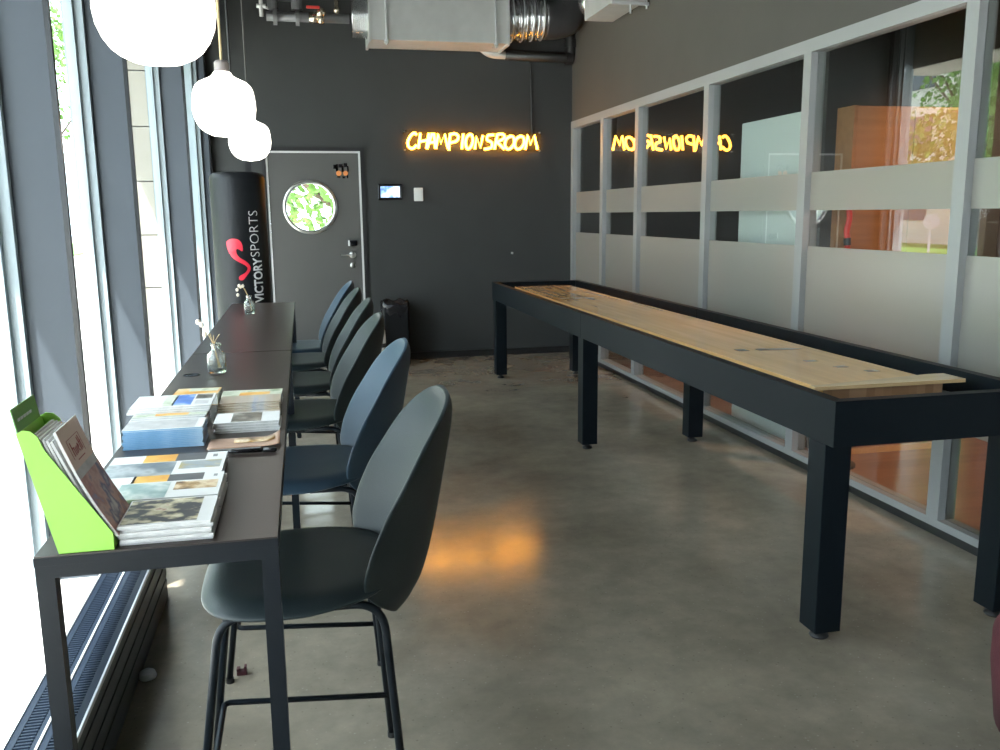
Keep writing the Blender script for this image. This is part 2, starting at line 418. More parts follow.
for y in (.005, .05):
    rings.append(([bm.verts.new((*[rect_pt(a)[0]], y, rect_pt(a)[1])) for a in angs], [bm.verts.new((cx+R*math.cos(a), y, cz+R*math.sin(a))) for a in angs]))
n = len(angs)
for k in range(n):
    j = (k+1) % n
    for (o, i_) in rings: bm.faces.new((o[k], o[j], i_[j], i_[k]))
    bm.faces.new((rings[0][1][k], rings[0][1][j], rings[1][1][j], rings[1][1][k])); bm.faces.new((rings[0][0][k], rings[0][0][j], rings[1][0][j], rings[1][0][k]))
link('door_leaf', bm, M['door'], d)
bm = bmesh.new()
prof = [(R-.006, .05), (R-.006, -.012), (R+.012, -.014), (R+.03, -.006), (R+.03, .005)]
rr = [[bm.verts.new((cx+r*math.cos(2*PI*k/N), y, cz+r*math.sin(2*PI*k/N))) for k in range(N)] for r, y in prof]
for a, b in zip(rr, rr[1:]):
    for k in range(N): bm.faces.new((a[k], a[(k+1) % N], b[(k+1) % N], b[k]))
ring = link('porthole_ring', bm, M['steel'], d, smooth=True)
bm = bmesh.new(); lathe(bm, [(0, -.003), (R-.006, -.003), (R-.006, .003), (0, .003)], 48)
o = link('porthole_glass', bm, M['glass'], ring); o.location = (cx, .03, cz); o.rotation_euler = (PI/2, 0, 0)
hl = bmesh.new(); lathe(hl, [(0, 0), (.034, 0), (.034, .012), (.012, .018), (.012, .05), (0, .05)], 24)
bmesh.ops.rotate(hl, verts=hl.verts, matrix=Matrix.Rotation(PI/2, 3, 'X')); bmesh.ops.translate(hl, verts=hl.verts, vec=(.49, .005, 1.087))
tube(hl, fillet([(.49, -.045, 1.087), (.40, -.047, 1.089), (.375, -.045, 1.089)], .02), .008)
smooth_angle(link('door_handle', hl, M['steel'], d))
kl = bmesh.new(); lathe(kl, [(0, 0), (.026, 0), (.026, .01), (.014, .014), (.014, .02), (0, .02)], 24)
bmesh.ops.rotate(kl, verts=kl.verts, matrix=Matrix.Rotation(PI/2, 3, 'X')); bmesh.ops.translate(kl, verts=kl.verts, vec=(.487, .005, .983))
smooth_angle(link('lock_cylinder', kl, M['steel'], d))
lb = bx('lock_box', M['screen_bezel'], .462, .538, -.03, .005, 1.176, 1.23, parent=d, bev=.006)
bx('lock_edge', M['whiteplastic'], .452, .463, -.026, .005, 1.176, 1.23, parent=lb, bev=.003)
# sticker: black tangle with two orange discs
bm = bmesh.new()
for (x, z, w, h) in ((.335, 1.93, .035, .04), (.36, 1.955, .02, .02), (.39, 1.945, .035, .03), (.44, 1.95, .03, .035), (.36, 1.905, .02, .05), (.415, 1.9, .02, .06), (.37, 1.845, .03, .03), (.42, 1.838, .03, .02), (.462, 1.84, .015, .07), (.47, 1.91, .012, .05)):
    box(bm, x, x+w, .001, .0045, z, z+h)
stk = link('sticker', bm, M['screen_bezel'], d)
for x, s in ((.386, .026), (.452, .024)):
    bm = bmesh.new(); lathe(bm, [(0, 0), (s, 0), (s, .004), (0, .004)], 20); bmesh.ops.rotate(bm, verts=bm.verts, matrix=Matrix.Rotation(PI/2, 3, 'X'))
    o = link('orange_disc', bm, M['orange'], stk); o.location = (x, .003, 1.888)

# ------------------------------------------------------------------ on the back wall
t = thing('wall_tablet', 'black framed tablet with a lit blue and white screen on the back wall', 'tablet', (.885, YB, 1.704))
bx('case', M['screen_bezel'], -.122, .122, -.022, 0, -.078, .078, parent=t, bev=.008)
bx('screen', M['screen'], -.097, .097, -.0235, -.0215, -.054, .056, parent=t)
t = thing('wall_switch', 'small white wall box to the right of the lit tablet', 'switch', (1.17, YB, 1.678))
bx('body', M['whiteplastic'], -.046, .046, -.026, 0, -.066, .066, parent=t, bev=.008)
bx('rocker', M['whiteplastic'], -.03, .03, -.031, -.025, -.048, .048, parent=t, bev=.004)
bm = bmesh.new(); lathe(bm, [(0, 0), (.012, 0), (.012, .012), (0, .016)], 16); bmesh.ops.rotate(bm, verts=bm.verts, matrix=Matrix.Rotation(PI/2, 3, 'X'))
o = link('wall_hook', bm, M['steel']); o.location = (2.138, YB, 1.073); tag(o, 'tiny pale metal hook low on the dark back wall', 'hook')

# neon sign
sg = thing('neon_sign', 'orange neon lettering sign on clear backing on the back wall', 'neon sign', (0, YB, 0))
L = {}
L['C'] = [[(.95, .88), (.7, 1), (.35, .8), (.1, .4), (.2, .08), (.55, 0), (.9, .22)]]
L['H'] = [[(.22, 1), (.0, .0)], [(1.0, 1), (.75, 0)], [(.1, .45), (.9, .55)]]
L['A'] = [[(0, -.02), (.55, 1), (.72, 1), (.85, 0)], [(.25, .4), (.85, .42)]]
L['M'] = [[(0, 0), (.22, .95), (.42, .35), (.75, .95), (1, .0)]]
L['P'] = [[(.2, 1), (.1, .5), (.05, -.1)], [(.1, .9), (.6, 1), (.9, .8), (.7, .5), (.15, .4)]]
L['I'] = [[(.7, 1), (.3, 0)]]
L['O'] = [[(.55, .95), (.2, .75), (.05, .35), (.25, .03), (.65, .1), (.95, .5), (.85, .9), (.5, .96)]]
L['N'] = [[(0, 0), (.2, .8), (.65, .1), (.95, .9)]]
L['S'] = [[(1, .95), (.4, .9), (.3, .6), (.75, .45), (.7, .1), (.0, .0)]]
L['R'] = [[(.3, 1), (.0, 0)], [(.2, .95), (.8, 1), (.95, .75), (.2, .45)], [(.3, .45), (.95, .0)]]
word = 'CHAMPIONSROOM'
spans = [(45,118),(122,195),(180,248),(240,322),(325,402),(408,438),(440,496),(507,566),(572,640),(642,715),(712,785),(780,855),(858,945)]
def sx(zx): return 1.068+(400+zx/6.897-407)*.01030
for k, (c, (a, b)) in enumerate(zip(word, spans)):
    bm = bmesh.new(); x0, x1 = sx(a), sx(b); z0 = 2.128-.004*k/12; hgt = .148 if k not in (10, 11) else .135
    for s in L[c]:
        q = [(x0+(x1-x0)*u, -.034, z0+hgt*v) for u, v in s]
        tube(bm, spline(q, 5) if len(q) > 2 and c in 'COPSR' else q, .0125, 8)
    o = link('letter', bm, M['neon'], sg, smooth=True)
    o['label'] = 'glowing orange letter %s' % c
bx('backing_plate', M['acrylic'], 1.03, 2.45, -.02, -.014, 2.10, 2.305, parent=sg)
for x in (1.045, 2.435):
    for z in (2.113, 2.292):
        bm = bmesh.new(); lathe(bm, [(0, -.004), (.009, -.004), (.009, .022), (0, .022)], 12); bmesh.ops.rotate(bm, verts=bm.verts, matrix=Matrix.Rotation(PI/2, 3, 'X'))
        o = link('standoff', bm, M['steel'], sg); o.location = (x, 0, z)
bm = bmesh.new(); tube(bm, [(2.36, -.016, 2.28), (2.355, -.012, 2.4), (2.345, -.012, 2.95), (2.34, -.012, 3.03)], .012, 8)
link('power_cable', bm, M['skirt'], sg)

# ------------------------------------------------------------------ duct work
D = thing('ventilation_duct', 'rectangular galvanised duct with a flexible hose high on the back wall', 'duct', (0, 0, 0))
bm = bmesh.new(); box(bm, .705, 1.98, 8.50, 8.95, 3.05, 3.56, bev=.004)
link('duct_box', bm, M['galv'], D)
for xa in (.685, 1.975):
    bm = bmesh.new(); box(bm, xa, xa+.022, 8.49, 8.96, 3.035, 3.57); link('flange', bm, M['galv'], D)
bm = bmesh.new(); pts = []; rs = []
for k in range(40): pts.append((.688-.14*k/39, 8.72, 3.30)); rs.append(.20+.008*math.sin(k*1.3))
tube(bm, pts, rs, 32); lathe_c = link('inlet_hose', bm, M['flex'], D, smooth=True)
bm = bmesh.new(); pts = []; rs = []
for k in range(60):
    u = k/59; pts.append((1.995+.40*u, 8.72, 3.31+.03*u)); rs.append(.195+.012*math.sin(u*PI*14))
tube(bm, pts, rs, 32); fh = link('flex_hose', bm, M['flex'], D, smooth=True)
for k in range(4):
    bm = bmesh.new(); x = 2.06+.1*k
    tube(bm, [(x+.03*math.cos(a)*.4, 8.72+.212*math.cos(a), 3.315+.01*k+.212*math.sin(a)) for a in [2*PI*j/36 for j in range(36)]], .007, 6, closed=True)
    link('wire_hoop', bm, M['conv_edge'], fh, smooth=True)
bm = bmesh.new(); tube(bm, spline([(2.39, 8.72, 3.34), (2.5, 8.72, 3.345), (2.6, 8.72, 3.38), (2.66, 8.72, 3.5), (2.67, 8.72, 3.75), (2.67, 8.72, ZC-.005)], 6), [.2]*6+[.2]*24+[.2], 28)
link('duct_elbow', bm, M['bulb'], D, smooth=True)
for x in (.84, 1.86):
    bm = bmesh.new(); tube(bm, [(x, 8.47, 3.0), (x, 8.47, ZC-.002)], .009, 8); lathe(bm, [(.0, 0), (.02, 0), (.02, .018), (0, .018)], 6, (x, 8.47, 3.03))
    link('hanger_rod', bm, M['conv_edge'], D)
for x in (.84, 1.86):
    bm = bmesh.new(); box(bm, x-.02, x+.02, 8.455, 8.56, 3.015, 3.035); link('support_channel', bm, M['galv'], D)
# rigid silver branch to black insulated pipe along the wall
P = thing('insulated_pipe', 'black insulated pipe below the flexible hose, running into the corner', 'pipe', (0, 0, 0))
bm = bmesh.new(); tube(bm, fillet([(2.06, 8.98, 3.03), (2.74, 8.98, 3.02), (2.74, 8.98, 3.3), (2.74, 8.98, ZC-.002)], .06), .05, 16); link('pipe', bm, M['skirt'], P, smooth=True)
bm = bmesh.new(); tube(bm, spline([(1.80, 8.98, 3.13), (1.86, 8.98, 3.065), (1.94, 8.98, 3.035), (2.07, 8.98, 3.03)], 8), .04, 16); link('pipe_elbow', bm, M['galv'], P, smooth=True)
bm = bmesh.new(); tube(bm, [(2.68, 8.98, 3.02), (2.76, 8.98, 3.02)], .062, 16); tube(bm, [(2.74, 8.98, 3.12), (2.74, 8.98, 3.2)], .062, 16); link('pipe_clamp', bm, M['skirt'], P)
# pipe with valves, upper left
V = thing('valve_pipe', 'grey pipe with a red handled valve to the left of the silver duct', 'pipe', (0, 0, -.08))
bm = bmesh.new(); tube(bm, [(-.22, 8.8, 3.36), (.53, 8.8, 3.36)], .042, 16); link('pipe', bm, M['greyplastic'], V, smooth=True)
bm = bmesh.new()
for x in (-.16, .04): tube(bm, [(x, 8.8, 3.36), (x+.035, 8.8, 3.36)], .075, 20)
tube(bm, [(-.16, 8.8, 3.42), (-.16, 8.8, 3.75)], .05, 14); tube(bm, [(.055, 8.8, 3.42), (.055, 8.8, 3.75)], .05, 14)
box(bm, -.16, .06, 8.76, 8.84, 3.5, 3.53); tube(bm, [(-.2, 8.8, 3.70), (.5, 8.8, 3.70)], .04, 12); tube(bm, [(-.14, 8.8, 3.74), (-.14, 8.8, ZC+.08)], .02, 8)
link('valve_bracket', bm, M['greyplastic'], V)
bm = bmesh.new(); tube(bm, [(-.30, 8.72, 3.43), (-.22, 8.72, 3.43)], .018, 8); tube(bm, [(-.26, 8.72, 3.34), (-.26, 8.72, 3.52)], .018, 8); tube(bm, [(-.26, 8.72, 3.43), (-.2, 8.8, 3.43)], .014, 8)
link('cross_handle', bm, M['whiteplastic'], V)
bm = bmesh.new(); tube(bm, [(.16, 8.8, 3.36), (.26, 8.8, 3.36)], .05, 16); bmesh.ops.create_icosphere(bm, subdivisions=2, radius=.05, matrix=Matrix.Translation((.27, 8.76, 3.40))); tube(bm, [(.27, 8.74, 3.30), (.27, 8.76, 3.40)], .028, 12)
vb = link('valve_body', bm, M['brass'], V, smooth=True)
bm = bmesh.new(); box(bm, .14, .26, 8.69, 8.71, 3.42, 3.445, bev=.006); link('valve_lever', bm, M['red'], vb)
bm = bmesh.new(); bmesh.ops.create_icosphere(bm, subdivisions=2, radius=.035, matrix=Matrix.Translation((.415, 8.77, 3.43))); tube(bm, [(.415, 8.79, 3.38), (.415, 8.77, 3.52)], .02, 10); link('drain_tap', bm, M['brass'], V, smooth=True)
# duct near the right wall
D2 = thing('side_duct', 'silver duct running along the top of the right wall', 'duct', (.03, 0, -.05))
bm = bmesh.new(); box(bm, 2.46, 2.72, 5.2, 7.75, 3.17, 3.55, bev=.004); link('duct_box', bm, M['galv'], D2)
bm = bmesh.new(); tube(bm, [(2.59, 7.75, 3.36), (2.59, 7.9, 3.36)], .14, 24); link('spigot', bm, M['flex'], D2, smooth=True)
bm = bmesh.new(); tube(bm, [(2.60, 7.0, 3.08), (2.60, 7.0, 3.2)], .008, 8); tube(bm, [(2.735, 7.0, 3.12), (2.735, 7.0, ZC-.002)], .008, 8); box(bm, 2.44, 2.75, 6.985, 7.015, 3.145, 3.168); link('hanger_rod', bm, M['conv_edge'], D2)

# ------------------------------------------------------------------ pendant lamps
def lamp(x, y, zb, label, cordmat):
    t = thing('pendant_lamp', label, 'pendant lamp', (x, y, zb), group='opal glass pendants over the counter')
    bm = bmesh.new()
    prof = [(r_*.11, z_*.225) for r_, z_ in ((0, 0), (.4, .025), (.62, .075), (.75, .125), (.87, .205), (.96, .31), (1, .43), (.992, .53), (.975, .62), (.94, .71), (.87, .785), (.74, .845), (.56, .885), (.42, .915), (.33, .945), (.28, .985), (.25, 1.0), (0, 1.0))]
    lathe(bm, prof, 40); link('lamp_shade', bm, M['opal'], t, smooth=True)
    bm = bmesh.new(); lathe(bm, [(0, .2235), (.026, .2235), (.026, .256), (.02, .263), (0, .264)], 24); smooth_angle(link('lamp_collar', bm, M['collar'], t))
    bm = bmesh.new(); tube(bm, [(0, 0, .262), (0, 0, ZC-zb-.03)], .0045, 8); link('cord', bm, cordmat, t)
    bm = bmesh.new(); lathe(bm, [(0, -.03), (.05, -.03), (.05, 0), (0, 0)], 24, (0, 0, ZC-zb)); link('ceiling_rose', bm, M['skirt'], t)
lamp(-.248, 1.845, 1.761, 'white opal pendant lamp nearest the camera, cut off by the top of the picture', M['cord_lit'])
lamp(-.248, 3.4, 1.758, 'middle white opal pendant lamp of the row, with its lamp-lit cord showing', M['cord_lit'])
lamp(-.245, 5.0, 1.767, 'farthest white opal pendant lamp, just above the punching bag', M['cord'])

# ------------------------------------------------------------------ counters
def counter(y0, y1, label, grommet=None):
    Hd = .92; x0, x1 = -.468, -.067
    t = thing('high_table', label, 'table', ((x0+x1)/2, y0, 0), group='black counters along the windows')
    w = (x1-x0)/2; l = y1-y0
    bx('tabletop', M['desk'], -w+.0015, w-.0015, .0015, l-.0015, Hd-.003, Hd, parent=t)
    bx('edge_band', M['blackmetal'], -w, w, 0, l, Hd-.018, Hd-.003, parent=t, bev=.001)
    bm = bmesh.new(); zt = Hd-.018
    box(bm, -w+.001, w-.001, .001, .03, zt-.022, zt); box(bm, -w+.001, w-.001, l-.03, l-.001, zt-.022, zt); box(bm, -w+.001, -w+.03, .03, l-.03, zt-.022, zt); box(bm, w-.03, w-.001, .03, l-.03, zt-.022, zt)
    link('frame', bm, M['blackmetal'], t)
    for sx_ in (-1, 1):
        for yy in (.001, l-.031):
            a = -w+.001 if sx_ < 0 else w-.031
            bm = bmesh.new(); box(bm, a, a+.03, yy, yy+.03, .012, zt-.022); lathe(bm, [(0, 0), (.014, 0), (.014, .012), (0, .012)], 12, (a+.015, yy+.015, 0)); link('leg', bm, M['blackmetal'], t)
    if grommet:
        bm = bmesh.new(); lathe(bm, [(0, .0003), (.026, .0003), (.026, .002), (.03, .002), (.03, 0)], 28, (grommet[0]-(x0+x1)/2, grommet[1]-y0, Hd)); link('cable_grommet', bm, M['screen_bezel'], t)
counter(1.54, 3.80, 'long black high table nearest the camera, carrying the brochures', (-.411, 3.285))
counter(3.806, 5.98, 'second black high table, end to end with the brochure table, far half of the counter')

# ------------------------------------------------------------------ shell chairs
def seat_mesh():
    bm = bmesh.new(); nr, ns = 9, 48; rings = []
    cxs, a, b = -.035, .232, .262
    rows = [0, .2, .4, .6, .75, .86, .93, .975, 1.0]
    def pt(f, th):
        c, s = math.cos(th), math.sin(th); n = 3.4
        r = (abs(c)**n+abs(s)**n)**(-1/n)
        x, y = cxs+a*r*c*f*(.94 if c > 0 else 1), b*r*s*f*(1-.22*max(0, c)**1.5)
        z = .655-.012*(1-f*f)                           # dished middle
        z += .004*max(0, c)*f                           # rises a little to the back
        if f > .8: z -= .034*((f-.8)/.2)**2*(1-.55*max(0, c))   # rolled-down rim
        return (x, y, z)
    c0 = bm.verts.new(pt(0, 0))
    for f in rows[1:]: rings.append([bm.verts.new(pt(f, 2*PI*k/ns)) for k in range(ns)])
    for k in range(ns): bm.faces.new((c0, rings[0][k], rings[0][(k+1) % ns]))
    for p, q in zip(rings, rings[1:]):
        for k in range(ns): bm.faces.new((p[k], q[k], q[(k+1) % ns], p[(k+1) % ns]))
    return bm
def interp(tab, z):
    for (a, p), (b, q) in zip(tab, tab[1:]):
        if z <= b: return p+(q-p)*max(0, (z-a))/(b-a)
    return tab[-1][1]
MID = [(.52, .185), (.55, .218), (.60, .248), (.66, .268), (.74, .286), (.83, .303), (.92, .319), (.98, .330), (1.02, .334), (1.04, .331), (1.06, .322)]
EDG = [(.52, .185), (.55, .165), (.594, .125), (.63, .10), (.674, .093), (.745, .112), (.82, .146), (.90, .196), (.956, .230), (1.0, .264), (1.03, .292), (1.06, .322)]
def back_mesh():
    bm = bmesh.new(); nz, nt_ = 30, 25; grid = []
    for i in range(nz+1):
        ph = PI*i/nz; c = -math.cos(ph)
        z = .765+(.295 if c > 0 else .245)*c
        v = .247*(max(0, 1-abs(c)**(2.7 if c > 0 else 2)))**(1/2.7 if c > 0 else .5)
        m_, e_ = interp(MID, z), interp(EDG, z)
        if i in (0, nz): grid.append([bm.verts.new((m_, 0, z))]); continue
        grid.append([bm.verts.new((m_-(m_-e_)*abs(t_)**1.9, v*t_, z)) for t_ in [-1+2*j/(nt_-1) for j in range(nt_)]])
    for A, B in zip(grid, grid[1:]):
        for j in range(nt_-1):
            if len(A) == 1: bm.faces.new((A[0], B[j+1], B[j]))
            elif len(B) == 1: bm.faces.new((A[j], A[j+1], B[0]))
            else: bm.faces.new((A[j], A[j+1], B[j+1], B[j]))
    return bm
def shell(name, bm, m, parent, th, sub=1):
    o = link(name, bm, m, parent, smooth=True)
    s = o.modifiers.new('thick', 'SOLIDIFY'); s.thickness = th; s.offset = 0
    u = o.modifiers.new('sub', 'SUBSURF'); u.levels = sub; u.render_levels = sub
    return o
def make_chair(m, loc, label):
    t = thing('counter_chair', label, 'chair', loc, group='shell chairs along the counter')
    shell('seat', seat_mesh(), m, t, .011)
    shell('backrest', back_mesh(), m, t, .010)
    r = .0098
    for s in (-1, 1):
        yt, yb = .18*s, .235*s
        bm = bmesh.new(); tube(bm, fillet([(-.20, yt*.96, .60), (-.165, yt, .607), (.06, yt, .607), (.065, yt*.96, .607)], .02), r, 12)
        link('seat_rail', bm, M['blackmetal'], t, smooth=True)
        bm = bmesh.new(); tube(bm, fillet([(-.08, yt, .605), (-.222, yt, .604), (-.302, yb, .012)], .13, 10), r, 12); f = link('leg', bm, M['blackmetal'], t, smooth=True)
        bm = bmesh.new(); lathe(bm, [(0, 0), (.013, 0), (.013, .016), (0, .016)], 12, (-.301, yb, 0)); link('glide', bm, M['skirt'], f)
        bm = bmesh.new(); tube(bm, fillet([(-.02, yt, .605), (.14, yt, .604), (.183, yb, .012)], .10, 10), r, 12); f = link('leg', bm, M['blackmetal'], t, smooth=True)
        bm = bmesh.new(); lathe(bm, [(0, 0), (.013, 0), (.013, .016), (0, .016)], 12, (.184, yb, 0)); link('glide', bm, M['skirt'], f)
    bm = bmesh.new()
    tube(bm, [(-.10, -.18, .612), (-.10, .18, .612)], .01, 10); tube(bm, [(.07, -.18, .612), (.07, .18, .612)], .01, 10); box(bm, -.12, .10, -.07, .07, .605, .628, bev=.006)
    tube(bm, [(.09, 0, .615), (.19, 0, .612), (.245, 0, .63)], .012, 10)
    link('seat_bracket', bm, M['blackmetal'], t)
    bm = bmesh.new(); zf = .175
    tube(bm, fillet([(.172, -.218, zf-.035), (-.255, -.219, zf), (-.268, -.21, zf), (-.268, .21, zf), (-.255, .219, zf), (.172, .218, zf-.035)], .03), .008, 10)
    link('footrest', bm, M['blackmetal'], t, smooth=True)
    return t
c1 = make_chair(M['chair_green'], (0, 2.10, 0), 'dark grey-green shell chair nearest the camera, in front of the brochures')
blue = make_chair(M['chair_blue'], (.005, 2.99, 0), 'smoky blue shell chair, second from the camera')
for (x, y, rz, lab) in ((-.005, 3.84, .0, 'dark grey-green shell chair just behind the near blue one, third from the camera'),
                        (.005, 4.58, -.02, 'dark grey-green shell chair, fourth from the camera along the counter'),
                        (-.01, 5.26, .0, 'dark grey-green shell chair next to the far blue one, fifth from the camera')):
    c = dup(c1); c.location = (x, y, 0); c.rotation_euler.z = rz; c['label'] = lab
c = dup(blue); c.location = (-.02, 5.83, 0); c['label'] = 'smoky blue shell chair farthest from the camera, at the end of the counter'

# ------------------------------------------------------------------ shuffleboard table
T = thing('shuffleboard_table', 'long black shuffleboard table with a maple playing board along the glass wall', 'game table', (2.065, 2.5, 0))
TX, TY = 2.065, 2.5
x0, x1, y0, y1, zt = -.40, .42, 0, 5.36, .868
SK = .155
def skirt(name, a): o = link(name, a, M['black'], T); return o
RW = .045
for nm, poly in (('side_rail', [(x0, y0), (x0+RW, y0+RW), (x0+RW, 2.72), (x0, 2.72)]), ('side_rail', [(x0, 2.723), (x0+RW, 2.723), (x0+RW, y1-RW), (x0, y1)]),
                 ('side_rail', [(x1-RW, y0+RW), (x1, y0), (x1, 2.72), (x1-RW, 2.72)]), ('side_rail', [(x1-RW, 2.723), (x1, 2.723), (x1, y1), (x1-RW, y1-RW)]),
                 ('end_rail', [(x0, y0), (x1, y0), (x1-RW, y0+RW), (x0+RW, y0+RW)]), ('end_rail', [(x0+RW, y1-RW), (x1-RW, y1-RW), (x1, y1), (x0, y1)])):
    bm = bmesh.new(); prism(bm, poly, 'z', zt-SK, zt)
    bmesh.ops.bevel(bm, geom=[e for e in bm.edges], offset=.002, segments=2, affect='EDGES', profile=.6)
    skirt(nm, bm)
bm = bmesh.new(); box(bm, x0+.046, x1-.046, y0+.046, y1-.046, zt-SK+.01, zt-.09); link('gutter', bm, M['skirt'], T)
bm = bmesh.new(); box(bm, -.26, .24, .30, 5.06, zt-.09, zt-.021, bev=.001); b_ = link('playing_board', bm, M['wood'], T)
bm = bmesh.new(); box(bm, -.255, .235, .292, .2995, zt-.089, zt-.0215); link('board_end', bm, M['wood_end'], b_)
bm = bmesh.new(); prism(bm, [(-.31, .265), (.31, .265), (.31, .385), (.242, .385), (-.262, .300), (-.31, .300)], 'z', zt-.0205, zt-.007); link('end_cap', bm, M['wood_cap'], b_)
def inlay(name, m, x, y, w, l): return bx(name, m, x-TX, x-TX+w, y-TY, y-TY+l, zt-.0215, zt-.0202, parent=b_)
for (x, y, w, l) in ((1.935, 3.675, .05, .05), (2.035, 3.665, .05, .05)): inlay('board_mark', M['puck_dark'], x, y, w, l)
bm = bmesh.new(); prism(bm, [(2.085-TX, 3.66-TY), (2.19-TX, 3.655-TY), (2.255-TX, 3.675-TY), (2.19-TX, 3.70-TY), (2.085-TX, 3.705-TY)], 'z', zt-.0215, zt-.0202); link('board_mark', bm, M['inlay_grey'], b_)
for (x, y) in ((2.07, 3.33), (2.11, 3.17), (2.17, 3.05)): inlay('board_number', M['inlay_grey'], x, y, .05, .035)
for k in range(3): inlay('board_mark', M['puck_dark'], 1.88+.09*k, 6.36-.02*k, .07, .05)
for (xa, ya) in ((x0, .045), (x1-.1, .045), (x0, 2.67), (x1-.1, 2.67), (x0, y1-.145), (x1-.1, y1-.145)):
    bm = bmesh.new(); box(bm, xa+.001, xa+.1, ya, ya+.1, .035, zt-SK-.0005, bev=.003)
    lg = link('leg', bm, M['black'], T)
    bm = bmesh.new(); lathe(bm, [(0, 0), (.03, 0), (.034, .006), (.03, .013), (.02, .018), (.016, .022), (.016, .036), (0, .036)], 20, (xa+.05, ya+.05, 0)); smooth_angle(link('levelling_foot', bm, M['skirt'], lg))

# ------------------------------------------------------------------ punching bag
BX, BY, BR, BT, BB = -.415, 6.42, .183, 1.775, .28
B = thing('punching_bag', 'tall black punching bag with a red and white print beside the door', 'punching bag', (BX, BY, BB))
bm = bmesh.new(); h = BT-BB
lathe(bm, [(0, 0), (BR-.03, 0), (BR-.008, .012), (BR, .04), (BR, h*.25), (BR+.003, h*.5), (BR, h*.75), (BR, h-.05), (BR-.006, h-.022), (BR-.025, h-.006), (BR-.06, h), (0, h)], 48)
body = smooth_angle(link('bag_body', bm, M['vinyl'], B), 60)
bm = bmesh.new()
box(bm, .06, .102, -.004, .004, h-.012, h+.34); box(bm, -.02, .102, -.006, .006, h+.335, h+.35); box(bm, -.02, .02, -.006, .006, h+.30, h+.345)
link('strap', bm, M['skirt'], B)
bm = bmesh.new(); tube(bm, [(0, 0, h+.30), (0, 0, ZC-BB)], .008, 8); link('chain', bm, M['skirt'], B)
yaw = math.atan2(BX, BY)           # direction from the camera's side, text wraps the curved front
def wrap(px, z, off=.006):
    """arc position: px = offset across the bag as seen from the front, -1..1"""
    a = math.asin(max(-.99, min(.99, px)))
    n = Vector((-math.sin(yaw), -math.cos(yaw), 0)); s = Vector((math.cos(yaw), -math.sin(yaw), 0))
    d_ = n*math.cos(a)+s*math.sin(a)
    return d_*(BR+off)+Vector((0, 0, z-BB))
def text_on_bag(body_txt, name, size, px, z0, zlen, m, bold=0, flip=1):
    cu = bpy.data.curves.new(name, 'FONT'); cu.body = body_txt; cu.size = size; cu.offset = bold; cu.resolution_u = 3
    to = bpy.data.objects.new(name, cu); COL.objects.link(to)
    dg = bpy.context.evaluated_depsgraph_get(); me = bpy.data.meshes.new_from_object(to.evaluated_get(dg))
    bpy.data.objects.remove(to); bpy.data.curves.remove(cu)
    bm = bmesh.new(); bm.from_mesh(me); bpy.data.meshes.remove(me)
    bmesh.ops.triangulate(bm, faces=bm.faces)
    bmesh.ops.subdivide_edges(bm, edges=bm.edges, cuts=1)
    xs = [v.co.x for v in bm.verts]; ys = [v.co.y for v in bm.verts]
    x0_, x1_, ya, yb_ = min(xs), max(xs), min(ys), max(ys)
    for v in bm.verts:
        u = (v.co.x-x0_)/(x1_-x0_); w = (v.co.y-ya)/(yb_-ya)
        # reads upward; letter tops point to the left
        a0 = math.asin(px[1])+(math.asin(px[0])-math.asin(px[1]))*w
        v.co = wrap(math.sin(a0), z0+zlen*u)
    return link(name, bm, m, body)
s_ = lambda p: (p-241)/27.5
def zpx(y): return 1.498+(213.5-y)/868*6.27
text_on_bag('VICTORY', 'bag_print', 1, (s_(251.2), s_(260)), zpx(297), zpx(254.5)-zpx(297), M['white_print'], bold=.028)
text_on_bag('SPORTS', 'bag_print', 1, (s_(249.6), s_(258.2)), zpx(253.5), zpx(211)-zpx(253.5), M['white_print'], bold=-.012)
bm = bmesh.new()
head = [(160,310),(170,290),(200,278),(240,285),(262,310),(268,345),(262,362),(245,350),(228,346),(220,360),(218,388),(176,376)]
vs = [bm.verts.new((p.x, p.y, 0)) for p in spline([(x, y, 0) for x, y in head], 3, closed=True)]
c_ = bm.verts.new((205, 325, 0))
for k in range(len(vs)): bm.faces.new((c_, vs[k], vs[(k+1) % len(vs)]))
ln = [(198,360,24),(208,388,20),(236,415,15),(274,438,13),(299,462,11),(300,486,10),(282,510,10),(264,526,14),(250,536,17),(238,540,14),(230,541,6)]
cs = spline([(x, y, 0) for x, y, w in ln], 4); ws = spline([(w, 0, 0) for x, y, w in ln], 4)
L_, R_ = [], []
for k, p in enumerate(cs):
    d_ = (cs[min(k+1, len(cs)-1)]-cs[max(k-1, 0)]).normalized(); nn = Vector((-d_.y, d_.x, 0))*ws[k].x
    L_.append(bm.verts.new((p+nn))); R_.append(bm.verts.new((p-nn)))
for k in range(len(cs)-1): bm.faces.new((L_[k], L_[k+1], R_[k+1], R_[k]))
for v in bm.verts: v.co.y -= 18
for q in range(160, 320, 6): bmesh.ops.bisect_plane(bm, geom=bm.verts[:]+bm.edges[:]+bm.faces[:], plane_co=(q+.37, 0, 0), plane_no=(1, 0, 0))
for v in bm.verts: v.co = wrap(s_(205+v.co.x/7.14), zpx(200+v.co.y/7.14), .007)
link('bag_logo', bm, M['red_print'], body)['label'] = 'red swoosh emblem'

